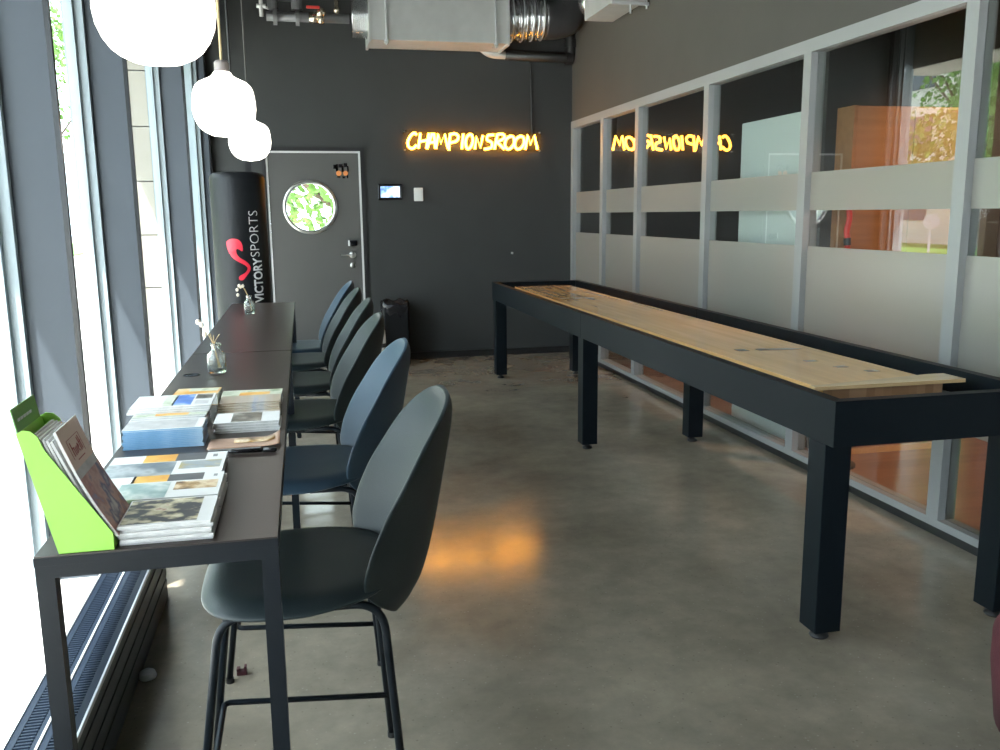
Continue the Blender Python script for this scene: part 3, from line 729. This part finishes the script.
# ------------------------------------------------------------------ convector along the window
C_ = thing('floor_convector', 'long low grey convector heater with grille under the windows', 'heater', (0, 0, 0))
bm = bmesh.new(); cx0, cx1, cy0, cy1, chh = -.757, -.592, -1.2, 3.50, .24
box(bm, cx0, cx1, cy0, cy1, 0, chh-.012)
for z in (.09, .15): box(bm, cx1, cx1+.004, cy0, cy1, z, z+.045)
box(bm, cx1, cx1+.004, cy0, cy1, .0, .075)
link('casing', bm, M['conv'], C_)
bm = bmesh.new()
for x in (cx0, -.679, cx1-.004): box(bm, x, x+.006, cy0, cy1, chh-.012, chh+.002)
link('grille_edge', bm, M['conv_edge'], C_)
bm = bmesh.new(); box(bm, cx0+.006, cx1-.004, cy0, cy1, chh-.012, chh-.009)
y = .9
while y < 3.49:
    for xa, xb in ((cx0+.012, -.684), (-.668, cx1-.01)): box(bm, xa+.012, xb-.012, y, y+.006, chh-.009, chh-.003)
    y += .014
for xa, xb in ((cx0+.006, cx0+.024), (-.692, -.679), (-.673, -.655), (cx1-.026, cx1-.004)): box(bm, xa, xb, cy0, cy1, chh-.009, chh-.002)
link('grille', bm, M['grate'], C_)
bm = bmesh.new(); lathe(bm, [(0, 0), (.026, 0), (.028, .006), (.024, .02), (.012, .028), (0, .028)], 20); o = smooth_angle(link('floor_stop', bm, M['galv'])); o.location = (-.562, 2.85, 0); tag(o, 'small round metal stop on the floor beside the convector', 'door stop')
bm = bmesh.new(); box(bm, -.02, .02, -.014, .014, 0, .018, bev=.003); box(bm, -.02, -.006, -.014, .014, .018, .03, bev=.002); box(bm, .01, .02, -.014, .014, .018, .036, bev=.002)
o = link('cable_clip', bm, M['maroon']); o.scale = (.8, .8, .8); o.location = (-.262, 2.80, 0); tag(o, 'small dark notched clip on the floor behind the nearest chair legs', 'clip')

# ------------------------------------------------------------------ bin, maroon chair
N_ = thing('waste_bin', 'tall black bin with a shiny black liner against the back wall', 'bin', (.875, 8.87, 0))
bm = bmesh.new(); prism(bm, [(-.115, -.15), (.115, -.15), (.13, -.13), (.13, .13), (.115, .15), (-.115, .15), (-.13, .13), (-.13, -.13)], 'z', 0, .58); link('bin_body', bm, M['bin'], N_)
bm = bmesh.new(); nseg = 40; rws = []
for (f, z) in ((.96, .50), (1.02, .53), (1.05, .58), (1.06, .61), (1.0, .628), (.9, .62), (.86, .55)):
    ring = []
    for k in range(nseg):
        a = 2*PI*k/nseg; c, s = math.cos(a), math.sin(a); r = (abs(c)**5+abs(s)**5)**-.2
        j = 1+.025*math.sin(a*9+z*40)
        ring.append(bm.verts.new((.132*r*c*f*j, .152*r*s*f*j, z+.012*math.sin(a*7)+(random.random()-.5)*.008-(.05*max(0, math.sin(a*4)) if z < .52 else 0))))
    rws.append(ring)
for p, q in zip(rws, rws[1:]):
    for k in range(nseg): bm.faces.new((p[k], p[(k+1) % nseg], q[(k+1) % nseg], q[k]))
link('bin_liner', bm, M['bag'], N_, smooth=True)
K = thing('white_container', 'slim white container with a dark band left of the black bin', 'container', (.712, 8.64, 0))
bm = bmesh.new(); lathe(bm, [(0, 0), (.04, 0), (.043, .02), (.043, .30), (.038, .36), (.022, .43), (.018, .46), (0, .46)], 24); smooth_angle(link('body', bm, M['whiteplastic'], K), 50)
bm = bmesh.new(); lathe(bm, [(.0435, .20), (.0445, .205), (.0445, .235), (.0435, .24)], 24); link('band', bm, M['skirt'], K)
bm = bmesh.new(); lathe(bm, [(0, .455), (.021, .455), (.021, .48), (0, .48)], 16); link('cap', bm, M['skirt'], K)

A_ = thing('tub_chair', 'maroon upholstered tub chair at the right edge of the picture', 'armchair', (2.005, 1.63, -.0))
bm = bmesh.new(); NA = 40
def tubring(r, z, th0=-.0):
    return [bm.verts.new((r*math.cos(th), r*math.sin(th), z)) for th in [math.radians(55)+math.radians(250)*k/NA for k in range(NA+1)]]
pr_ = [(.325, .14), (.345, .3), (.345, .38), (.325, .42), (.30, .44), (.28, .444), (.265, .43), (.26, .39), (.25, .3), (.245, .14)]
rg = [tubring(r, z) for r, z in pr_]
for p, q in zip(rg, rg[1:]+rg[:1]):
    for k in range(NA): bm.faces.new((p[k], p[k+1], q[k+1], q[k]))
bm.faces.new([r[0] for r in rg]); bm.faces.new([r[-1] for r in rg][::-1])
link('shell', bm, M['maroon'], A_, smooth=True)
bm = bmesh.new(); tube(bm, [(.318*math.cos(t_), .318*math.sin(t_), .43) for t_ in [math.radians(55)+math.radians(250)*k/NA for k in range(NA+1)]], .007, 8); link('piping', bm, M['maroon_pipe'], A_, smooth=True)
bm = bmesh.new(); lathe(bm, [(0, .13), (.24, .13), (.242, .3), (.235, .35), (.2, .37), (0, .375)], 32); link('seat_cushion', bm, M['maroon'], A_, smooth=True)
for k in range(4):
    a = PI/4+k*PI/2; bm = bmesh.new(); tube(bm, [(.22*math.cos(a), .22*math.sin(a), 0), (.19*math.cos(a), .19*math.sin(a), .15)], [.012, .018], 12); link('leg', bm, M['skirt'], A_)

# ------------------------------------------------------------------ things on the counter
ZT = .9205
def vase(x, y, label, stems, w=.033):
    t = thing('bottle_vase', label, 'vase', (x, y, ZT), group='glass bottle vases on the counter')
    bm = bmesh.new(); o_ = [(0, 0), (w*.9, 0), (w, .006), (w, .058), (w*.92, .07), (w*.6, .08), (w*.46, .085), (w*.44, .098), (w*.58, .1), (w*.58, .107), (w*.5, .109)]
    i_ = [(w*.38, .107), (w*.36, .086), (w*.55, .077), (w*.86, .066), (w*.9, .056), (w*.9, .008), (0, .006)]
    lathe(bm, o_+i_, 32); link('bottle', bm, M['clearglass'], t, smooth=True)
    for pts, heads in stems:
        bm = bmesh.new(); tube(bm, spline(pts, 6), .0012, 6); s = link('stem', bm, M['dried'], t)
        for p in heads:
            bm = bmesh.new()
            bmesh.ops.create_icosphere(bm, subdivisions=2, radius=.0085, matrix=Matrix.Translation(p) @ Matrix.Diagonal((1, .8, 1.25, 1)))
            link('flower_head', bm, M['petal'], s, smooth=True)
vase(-.325, 3.316, 'clear glass bottle vase with dried stems nearest the brochures',
     [([(.006, .0, .01), (.0, 0, .06), (-.01, 0, .11), (-.02, 0, .135), (-.04, .01, .165), (-.056, .01, .178)], [(-.056, .01, .186), (-.044, .005, .177), (-.036, .01, .14)]),
      ([(.012, .004, .01), (.002, 0, .06), (-.008, 0, .11), (-.016, 0, .145)], []),
      ([(.016, -.004, .012), (.003, 0, .06), (-.004, .0, .105), (.016, .004, .14)], []),
      ([(.01, -.004, .012), (.0, 0, .06), (-.005, .0, .105), (-.004, .004, .138)], [])], .033)
vase(-.318, 5.312, 'clear glass bottle vase with cream dried flowers on the far table',
     [([(.01, 0, .01), (.005, 0, .06), (-.008, 0, .11), (-.03, 0, .155), (-.05, 0, .165), (-.06, 0, .15)], [(-.03, 0, .163), (-.043, .004, .158), (-.062, 0, .142), (-.06, .002, .112), (-.05, 0, .165)]),
      ([(.016, 0, .01), (.006, 0, .06), (-.006, 0, .11), (-.022, 0, .15)], [])], .03)

def booklet(name, x, y, z, w, l, th, cover, label, cat, group=None, rz=0, pics=(), m=None, tilt=0, edge=None):
    """a booklet with its near-left bottom corner at x, y; pics = (u0,u1,v0,v1,material,partname)"""
    t = thing(name, label, cat, (x, y, z), rz, group)
    if tilt: t.rotation_euler = (tilt, 0, rz)
    bm = bmesh.new(); box(bm, .0012, w-.0012, .0012, l-.0012, .0004, th-.0004)
    link('pages', bm, edge or M['paper_edge'], t)
    bm = bmesh.new(); box(bm, 0, w, 0, l, th-.0004, th); box(bm, 0, w, 0, l, 0, .0004); box(bm, 0, .0006, 0, l, 0, th)
    link('cover', bm, cover, t)
    for (u0, u1, v0, v1, pm, pn) in pics:
        bx(pn, pm, u0*w, u1*w, v0*l, v1*l, th, th+.0003, parent=t)
    return t
PH = {}
PH['sunset'] = photo_mat('sunset_picture', [(.75, .3, .03), (.95, .55, .12), (.9, .75, .5)], 9)
PH['slate'] = photo_mat('slate_picture', [(.07, .07, .08), (.12, .12, .13), (.17, .165, .165)], 10)
PH['teal'] = photo_mat('teal_picture', [(.2, .33, .33), (.38, .5, .49), (.7, .74, .72), (.3, .42, .4)], 16)
PH['food'] = photo_mat('food_picture', [(.1, .06, .03), (.5, .3, .12), (.85, .7, .5), (.6, .35, .15)], 26)
PH['plate'] = photo_mat('dark_food_picture', [(.05, .05, .06), (.06, .06, .07), (.07, .07, .075), (.6, .52, .34), (.8, .74, .58), (.5, .2, .1)], 24, (1, 1.6, 1))
PH['mist'] = photo_mat('grey_blue_picture', [(.12, .15, .18), (.2, .24, .27), (.5, .53, .55), (.13, .15, .17)], 12)
PH['gold'] = photo_mat('gold_picture', [(.5, .38, .1), (.35, .4, .45), (.7, .6, .35)], 18)
PH['sea'] = photo_mat('blue_picture', [(.05, .13, .45), (.1, .25, .7), (.6, .75, .85)], 12)
PH['meadow'] = photo_mat('meadow_picture', [(.3, .4, .2), (.75, .78, .65), (.55, .6, .45)], 18)
PH['street'] = photo_mat('dark_street_picture', [(.05, .05, .04), (.2, .18, .14), (.5, .48, .42)], 30)
PH['bluecover'] = photo_mat('blue_leaflet_cover', [(.1, .24, .42), (.22, .4, .6), (.5, .64, .76)], 8, (1, 1, 6))
PH['plaid'] = photo_mat('brown_blue_strip', [(.35, .42, .3), (.5, .4, .3), (.55, .5, .45), (.35, .42, .58)], 9, (1.6, .1, .1))
PH['people'] = photo_mat('people_picture', [(.2, .3, .55), (.45, .22, .2), (.62, .4, .36), (.12, .12, .25), (.6, .6, .6)], 20)
PH['peach'] = mat('peach_card', (.8, .62, .54), .4, var=(20, .05))
PH['greymist'] = photo_mat('pale_grey_print', [(.5, .5, .5), (.62, .6, .6), (.7, .7, .7)], 30)
PH['scribble'] = mat('red_brown_ink', (.4, .08, .08), .5, var=(40, .1))
PH['ink'] = mat('grey_ink', (.3, .3, .3), .5, var=(40, .1))

picsA = ((.02, .84, .06, .97, PH['plate'], 'cover_picture'),)
picsM = ((.0, .30, .70, .998, M['paper'], 'cover_panel'), (.28, .56, .70, .998, PH['sunset'], 'cover_picture'), (.56, .84, .70, .998, PH['slate'], 'cover_picture'),
         (.22, .6, .02, .66, PH['teal'], 'cover_picture'), (.64, .97, .30, .64, PH['food'], 'cover_picture'), (.92, .95, .80, .9, PH['ink'], 'cover_print'))
n = 6
for k in range(n):
    top = k == n-1
    booklet('brochure', -.334+.0025*math.sin(k*2), 1.556+.003*math.cos(k*3), ZT+.006*k, .155, .145 if top else .143, .0058, M['paper'],
            'top brochure of the front stack, with a dark food picture on its cover' if top else 'plain edged white brochure lower in the front stack, beside the lime holder', 'brochure', 'white brochures in the front stack', .0, picsA if top else ())
n = 6
for k in range(n):
    top = k == n-1
    booklet('brochure', -.425+.0025*math.sin(k*2.2), 1.708+.002*math.cos(k*3), ZT+.006*k, .246, .158, .0058, M['paper'],
            'top brochure behind the food picture one, with a teal picture and a sunset strip' if top else 'white brochure lower in the stack topped by the teal picture', 'brochure', 'brochures under the teal picture', .0, picsM if top else ())
picsB = ((.0, .28, .7, .998, M['paper'], 'cover_panel'), (.28, .56, .7, .998, PH['sunset'], 'cover_picture'), (.56, .82, .7, .998, PH['slate'], 'cover_picture'),
         (.0, .58, .06, .68, PH['mist'], 'cover_picture'), (.62, .97, .36, .66, PH['gold'], 'cover_picture'), (.88, .92, .80, .90, PH['ink'], 'cover_print'))
n = 4
for k in range(n):
    top = k == n-1
    booklet('brochure', -.44+.003*math.sin(k*2.3), 1.873+.003*math.cos(k*2), ZT+.006*k, .246, .2, .0058, M['paper'],
            'top brochure with a grey misty picture, just in front of the blue leaflets' if top else 'white brochure under the one with the grey misty picture', 'brochure', 'brochures under the grey picture', 0, picsB if top else ())
# blue leaflets, stacked and slipped forward
n = 11
for k in range(n):
    top = k == n-1
    booklet('leaflet', -.452+.002*math.sin(k*1.7), 2.235+.0012*k, ZT+.0042*k, .188+.002*math.cos(k*2), .105, .0040, PH['bluecover'] if not top else M['paper'],
            'top leaflet of the thick blue-edged stack by the window side' if top else 'blue-edged leaflet inside the thick blue stack', 'leaflet', 'blue leaflets in the thick stack', 0,
            ((.0, .9, .04, .95, PH['greymist'], 'cover_picture'),) if top else (), edge=PH['bluecover'])
# stack behind the blue one
n = 8
for k in range(n):
    booklet('leaflet', -.470+.004*math.sin(k*2.1), 2.415+.006*k, ZT+.0042*k, .19, .125, .0040, M['paper'] if k < n-1 else PH['meadow'],
            'upper leaflet of the slipped stack under the blue picture brochure' if k == n-1 else 'pale leaflet in the slipped stack behind the blue leaflets', 'leaflet', 'pale leaflets in the slipped stack', 0,
            ((.3, .75, .02, .3, PH['sunset'], 'cover_picture'),) if k == n-1 else (), edge=PH['greymist'])
n = 3
for k in range(n):
    top = k == n-1
    booklet('brochure', -.485+.003*k, 2.485+.003*k, ZT+.034+.0058*k, .212, .165, .0055, M['paper'],
            'white brochure with a bright blue picture on top of the slipped leaflets' if top else 'white brochure just under the one with the blue picture', 'brochure', 'brochures on the slipped leaflets', 0,
            ((.38, .52, .05, .95, PH['meadow'], 'cover_picture'), (.5, .74, .08, .96, PH['sea'], 'cover_picture'), (.76, .97, .55, .95, PH['street'], 'cover_picture'), (.78, .95, .12, .42, PH['greymist'], 'cover_print')) if top else ())
# aisle-side stack
n = 4
for k in range(n):
    top = k == n-1
    booklet('brochure', -.250+.003*math.sin(k*2), 2.352+.002*k, ZT+.0066*k, .168, .12, .0064, M['paper'],
            'top brochure of the aisle-side stack, with a dark picture between white corners' if top else 'white brochure lower in the aisle-side stack', 'brochure', 'brochures in the aisle-side stack', 0,
            ((.26, .72, .06, .96, PH['street'], 'cover_picture'), (.06, .2, .3, .6, M['paper'], 'cover_panel')) if top else ())
n = 8
for k in range(n):
    booklet('leaflet', -.258+.0015*math.sin(k*2), 2.482+.015*k, ZT+.0065*k*.62, .172, .105, .0038, PH['plaid'],
            'topmost leaflet of the fanned row behind the aisle-side stack' if k == n-1 else 'leaflet in the fanned row behind the aisle-side stack', 'leaflet', 'fanned leaflets behind the aisle-side stack', 0, (), edge=PH['plaid'])
booklet('brochure', -.262, 2.70, ZT, .178, .10, .028, PH['meadow'], 'thick brochure with an orange and cream cover behind the fanned leaflets', 'brochure', None, -.02, ((.3, .8, .05, .6, PH['sunset'], 'cover_picture'),))
booklet('brochure', -.402, 2.742, ZT, .13, .10, .034, PH['sunset'], 'brochure with an orange cover behind the blue picture brochure', 'brochure', None, -.05, ((.3, .95, .5, .95, PH['meadow'], 'cover_picture'),))
# tan folder with upturned corner and pen
t = thing('tan_folder', 'flat tan booklet with a curled corner in front of the aisle-side stack', 'booklet', (-.25, 2.175, ZT))
bm = bmesh.new(); nx, ny = 16, 8
def fz(u, v): return .004+.016*max(0, (u-.75)/.25)**2*(.3+.7*v)
g = [[bm.verts.new((.172*u/nx+(.02 if 0 else 0), .10*v/ny, fz(u/nx, v/ny))) for v in range(ny+1)] for u in range(nx+1)]
for u in range(nx):
    for v in range(ny): bm.faces.new((g[u][v], g[u+1][v], g[u+1][v+1], g[u][v+1]))
o = link('cover', bm, M['tan'], t, smooth=True); s = o.modifiers.new('thick', 'SOLIDIFY'); s.thickness = .0012; s.offset = -1
bx('pages', M['paper_edge'], .002, .125, .002, .098, 0, .003, parent=t)
bm = bmesh.new(); gp = [[bm.verts.new((.06+.1*u/6, .04+.045*v/3, fz((.06+.1*u/6)/.172, .5)+.0025)) for v in range(4)] for u in range(7)]
for u in range(6):
    for v in range(3): bm.faces.new((gp[u][v], gp[u+1][v], gp[u+1][v+1], gp[u][v+1]))
o = link('cover_picture', bm, PH['food'], t, smooth=True); s = o.modifiers.new('thick', 'SOLIDIFY'); s.thickness = .0006
pn = thing('ballpoint_pen', 'black pen lying in front of the tan booklet', 'pen', (-.2, 2.135, ZT))
bm = bmesh.new(); tube(bm, [(0, 0, .006), (.012, 0, .006), (.085, -.003, .006)], [.002, .0055, .0055], 12); link('barrel', bm, M['pen'], pn, smooth=True)
bm = bmesh.new(); tube(bm, [(.085, -.003, .006), (.112, -.004, .006), (.116, -.004, .006)], [.006, .006, .003], 12); link('pen_cap', bm, M['pen'], pn, smooth=True)

# lime leaflet holder
Hd_ = thing('leaflet_holder', 'lime green card leaflet holder at the near end of the table', 'leaflet holder', (-.34, 1.545, ZT))
side = [(0, 0), (0, .03), (-.004, .036), (-.094, .182), (-.102, .205), (-.112, .215), (-.124, .217), (-.134, .212), (-.088, .0)]
W = .14
for y in (0, W):
    bm = bmesh.new(); prism(bm, side, 'y', y, y+.0025); link('side_panel', bm, M['green'], Hd_)
bm = bmesh.new(); prism(bm, [(-.134, .212), (-.131, .212), (-.085, .0), (-.088, .0)], 'y', .0025, W); link('back_panel', bm, M['green'], Hd_)
bm = bmesh.new(); prism(bm, [(-.1335, .211), (-.1315, .211), (-.1385, .252), (-.1405, .252)], 'y', .004, W-.006); tb = link('header_tab', bm, M['green_dark'], Hd_); tb['label'] = 'dark green header tab'
bm = bmesh.new(); prism(bm, [(-.085, .0), (-.0, .0), (-.0, .003), (-.085, .003)], 'y', .0025, W); prism(bm, [(-.003, .003), (0, .003), (0, .028), (-.003, .028)], 'y', .0025, W); link('front_lip', bm, M['green'], Hd_)
bm = bmesh.new()
for k in range(5): box(bm, -.1345+.0, -.1335, .02+.016*k, .032+.016*k, .228, .233)
bmesh.ops.translate(bm, verts=bm.verts, vec=(-.0005, 0, 0)); link('header_print', bm, M['white_print'], tb)
# leaflets in it, leaning back, covers to the right
def lean(i, front):
    t = thing('leaflet', 'front leaflet in the lime holder, with a peach title and a picture of people' if front else 'grey-edged leaflet behind the front one in the lime holder', 'leaflet', (-.340+.008-.0125*(6-i), 1.549, ZT+.0045), group='leaflets in the lime holder')
    ang = math.radians(-12.5-11.5*i/6)
    t.rotation_euler = (0, ang, 0)
    if front: t.location.z += .018
    w, hh, th = .134, .205, .0048
    # bowed slightly
    def bow(z): return -.006*math.sin(PI*z/hh) if front else 0
    bm = bmesh.new(); nz = 12; A, Bv = [], []
    for k in range(nz+1):
        z = hh*k/nz; b = bow(z)
        A.append([bm.verts.new((-th+b+.0004, y, z)) for y in (.001, w-.001)]); Bv.append([bm.verts.new((b-.0004, y, z)) for y in (.001, w-.001)])
    for k in range(nz):
        bm.faces.new((A[k][0], A[k][1], A[k+1][1], A[k+1][0])); bm.faces.new((Bv[k][0], Bv[k+1][0], Bv[k+1][1], Bv[k][1]))
        for j in (0, 1): bm.faces.new((A[k][j], A[k+1][j], Bv[k+1][j], Bv[k][j]))
    bm.faces.new((A[0][0], Bv[0][0], Bv[0][1], A[0][1])); bm.faces.new((A[-1][0], A[-1][1], Bv[-1][1], Bv[-1][0]))
    link('pages', bm, M['paper_edge'], t)
    def face(name, m, y0, y1, z0, z1, off):
        bm = bmesh.new(); rows = []
        for k in range(9):
            z = z0+(z1-z0)*k/8; rows.append([bm.verts.new((bow(z)+off, y, z)) for y in (y0, y1)])
        for a, b in zip(rows, rows[1:]): bm.faces.new((a[0], a[1], b[1], b[0]))
        o = link(name, bm, m, t); s = o.modifiers.new('t', 'SOLIDIFY'); s.thickness = .0004; s.offset = 0
        return o
    face('cover', M['paper'] if not front else PH['greymist'], 0, w, 0, hh, 0)
    if front:
        face('cover_picture', PH['people'], 0, w, 0, hh*.56, .0006)
        face('cover_panel', PH['peach'], 0, w, hh*.64, hh, .0006)
        bm = bmesh.new()
        for st_ in ([(.035, .175), (.035, .150)], [(.035, .162), (.044, .165), (.045, .150)], [(.052, .163), (.053, .151), (.060, .152), (.060, .164)], [(.067, .158), (.074, .16), (.070, .166), (.066, .157), (.074, .151)], [(.08, .175), (.082, .150)], [(.088, .177), (.090, .151)], [(.084, .165), (.094, .166)], [(.042, .142), (.085, .142)]):
            tube(bm, [(bow(z)+.0012, y, z) for y, z in st_], .0009, 6)
        for a, b in (((.024, .181), (.1, .181)), ((.024, .146), (.024, .181)), ((.1, .146), (.1, .181))): tube(bm, [(bow(a[1])+.001, *a), (bow(b[1])+.001, *b)], .0005, 6)
        link('cover_print', bm, PH['scribble'], t)
for i in range(7): lean(i, i == 6)

# ------------------------------------------------------------------ behind the glass
W_ = thing('white_door_panel', 'pale white door panel standing just behind the glass wall', 'panel', (2.965, 5.33, 0))
bx('panel', M['panelwhite'], 0, .04, -.42, .385, .012, 2.065, parent=W_, bev=.003)
bx('bottom_edge', M['skirt'], .004, .036, -.42, .385, 0, .012, parent=W_)
q = thing('wood_wardrobe', 'orange-brown wooden closet front lit warmly behind the glass wall', 'closet', (3.125, 4.68, 0))
bx('side_panel', M['wpanel'], 0, .02, 0, .168, .035, 2.07, parent=q)
for k in range(2): bx('door', M['wpanel'], .021+.38*k, .399+.38*k, 0, .02, .04, 2.06, parent=q, bev=.002)
bx('carcass', M['wpanel'], .021, .779, .0205, .168, .035, 2.07, parent=q)
bx('plinth', M['wbase'], 0, .79, -.012, .168, 0, .034, parent=q)
r_ = thing('red_stand', 'slim red post with a dark joint seen through the clear strips of the glass', 'post', (3.0, 4.49, 0))
bm = bmesh.new(); tube(bm, spline([(0, 0, .03), (0, 0, 1.0), (.004, 0, 1.28), (-.006, 0, 1.36), (.006, 0, 1.43), (0, 0, 1.5), (.0, .0, 1.6)], 5), .016, 12); link('post', bm, M['red'], r_, smooth=True)
bm = bmesh.new(); tube(bm, [(.004, 0, 1.285), (0, 0, 1.325)], .02, 12); link('joint', bm, M['skirt'], r_)
bm = bmesh.new(); lathe(bm, [(0, 0), (.12, 0), (.12, .015), (.03, .03), (0, .03)], 24); link('base', bm, M['skirt'], r_)

# ------------------------------------------------------------------ outside
st('ground', M['pave'], -60, -1.05, -40, 80, -.3, -.12)
st('ground_back', M['pave'], -1.05, 60, YB+.3, 80, -.3, -.12)
bx('lawn', M['grass'], -30, -9.5, 2, 60, -.12, -.06)['kind'] = 'structure'
def tree(x, y, h, spread, label, n=6500, base=2.4, seed=1):
    rnd = random.Random(seed); t = thing('street_tree', label, 'tree', (x, y, -.12), group='trees outside the windows')
    bm = bmesh.new(); top = Vector((0, 0, h*.7))
    tube(bm, spline([(0, 0, 0), (.08, .05, h*.25), (-.05, .06, h*.5), tuple(top)], 5), [.17-.007*k for k in range(16)], 10)
    for k in range(6):
        a = k*1.05+seed; p = Vector((0, .05, base*.75+.3*k)); e = Vector((math.cos(a)*spread*.6, math.sin(a)*spread*.6, base+1+.35*k))
        tube(bm, spline([p, p.lerp(e, .5)+Vector((0, 0, -.15)), e], 4), [.06-.005*j for j in range(9)], 7)
    link('trunk', bm, M['bark'], t)
    bm = bmesh.new(); cl = []
    for k in range(16):
        a, r = rnd.random()*2*PI, spread*math.sqrt(rnd.random())*.8
        cl.append((Vector((r*math.cos(a), r*math.sin(a), base+.4+(h-base-.6)*rnd.random())), spread*(.28+.25*rnd.random())))
    for k in range(n):
        c, r = cl[k % 16]; v = Vector((rnd.gauss(0, 1), rnd.gauss(0, 1), rnd.gauss(0, .8))); v *= r*rnd.random()**.4/max(.1, v.length)
        p = c+v; s = .05+.06*rnd.random(); u = Vector((rnd.gauss(0, 1), rnd.gauss(0, 1), rnd.gauss(0, 1))).normalized(); w = u.orthogonal().normalized()
        u = w.cross(u)
        bm.faces.new([bm.verts.new(p+q_) for q_ in (u*s, w*s*.6, -u*s, -w*s*.6)])
    o = link('foliage', bm, M['leaf'], t); o['kind'] = 'stuff'
k = 0
for (x, y, h, sp, lab) in ((-7.2, 12.8, 7, 2.3, 'nearest leafy street tree, mirrored in the glass wall'), (-10.5, 18.5, 8, 2.8, 'tall leafy street tree mirrored in the glass wall behind the nearest one'),
                        (-7.6, 27, 8, 2.8, 'leafy tree seen through the gap between the window fins'), (-16, 24, 9, 3.2, 'broad leafy tree across the lawn'),
                        (-12, 9, 8, 3, 'leafy tree across the lawn closest to the counter windows'), (.9, 14.5, 6.0, 2.6, 'leafy tree seen through the round door window')):
    k += 1; tree(x, y, h, sp, lab, seed=k, base=2.2 if k < 6 else .8, n=6500 if k < 6 else 14000)
sgn = thing('street_sign', 'round street sign on a pole mirrored in the glass wall', 'street sign', (-6.4, 15.3, -.12))
bm = bmesh.new(); tube(bm, [(0, 0, 0), (0, 0, 1.42)], .025, 10); link('pole', bm, M['doorframe'], sgn)
bm = bmesh.new(); lathe(bm, [(0, -.01), (.15, -.01), (.15, .01), (0, .01)], 28); bmesh.ops.rotate(bm, verts=bm.verts, matrix=Matrix.Rotation(PI/2, 3, 'X') ); o = link('sign_plate', bm, M['doorframe'], sgn); o.location = (0, -.03, 1.36); o.rotation_euler.z = .7
bm = bmesh.new()
box(bm, -26, -22, 12, 60, -.12, 9)
bl = link('building', bm, M['facade']); tag(bl, 'pale building across the lawn, mirrored in the glass wall', 'building')
for j in range(10):
    for z in (1, 4, 6.8):
        bx('window', M['facade_glass'], -22.02, -21.95, 13+4.5*j, 15.6+4.5*j, z, z+1.6, parent=bl)

# ------------------------------------------------------------------ light
w = bpy.data.worlds.new('sky'); S.world = w; w.use_nodes = True
bg = w.node_tree.nodes['Background']; bg.inputs[0].default_value = (.78, .90, 1, 1); bg.inputs[1].default_value = 7.0
sun = bpy.data.lights.new('sun', 'SUN'); sun.energy = 22; sun.angle = math.radians(.6); sun.color = (1, .97, .92)
so = bpy.data.objects.new('sun', sun); COL.objects.link(so); so.rotation_euler = Vector((.355, .36, -1)).to_track_quat('-Z', 'Y').to_euler()
def area(name, loc, size, e, col, aim):
    l = bpy.data.lights.new(name, 'AREA'); l.energy = e; l.size = size; l.color = col
    o = bpy.data.objects.new(name, l); COL.objects.link(o); o.location = loc
    o.rotation_euler = (Vector(aim)-Vector(loc)).to_track_quat('-Z', 'Y').to_euler(); return o
def spot(name, loc, e, col, aim, deg, blend=.5):
    l = bpy.data.lights.new(name, 'SPOT'); l.energy = e; l.color = col; l.spot_size = math.radians(deg); l.spot_blend = blend; l.shadow_soft_size = .06
    o = bpy.data.objects.new(name, l); COL.objects.link(o); o.location = loc
    o.rotation_euler = (Vector(aim)-Vector(loc)).to_track_quat('-Z', 'Y').to_euler(); return o
spot('downlight', (4.9, 3.3, 3.2), 340, (1, .60, .38), (3.75, 4.68, .7), 62)
spot('downlight', (4.6, 7.0, 3.2), 260, (1, .62, .42), (3.1, 6.5, 0), 60)

# ------------------------------------------------------------------ camera
f, pitch, yw, roll = 882.678, -.180888777, .216593963, -.0103901313
fw = Vector((math.sin(yw)*math.cos(pitch), math.cos(yw)*math.cos(pitch), math.sin(pitch)))
r0 = Vector((math.cos(yw), -math.sin(yw), 0)); u0 = r0.cross(fw)
r = r0*math.cos(roll)+u0*math.sin(roll); u = -r0*math.sin(roll)+u0*math.cos(roll)
cam = bpy.data.cameras.new('camera'); cam.sensor_width = 36; cam.lens = f*36/1000; cam.clip_start = .02; cam.clip_end = 300
co = bpy.data.objects.new('camera', cam); COL.objects.link(co)
co.matrix_world = Matrix(((r.x, u.x, -fw.x, 0), (r.y, u.y, -fw.y, 0), (r.z, u.z, -fw.z, 1.48), (0, 0, 0, 1)))
S.camera = co
S.view_settings.view_transform = 'Standard'; S.view_settings.look = 'None'; S.view_settings.gamma = 1; S.view_settings.use_curve_mapping = False
S.view_settings.exposure = 0.22
S.cycles.max_bounces = 10; S.cycles.transparent_max_bounces = 24; S.cycles.use_denoising = True
S.cycles.sample_clamp_indirect = 6
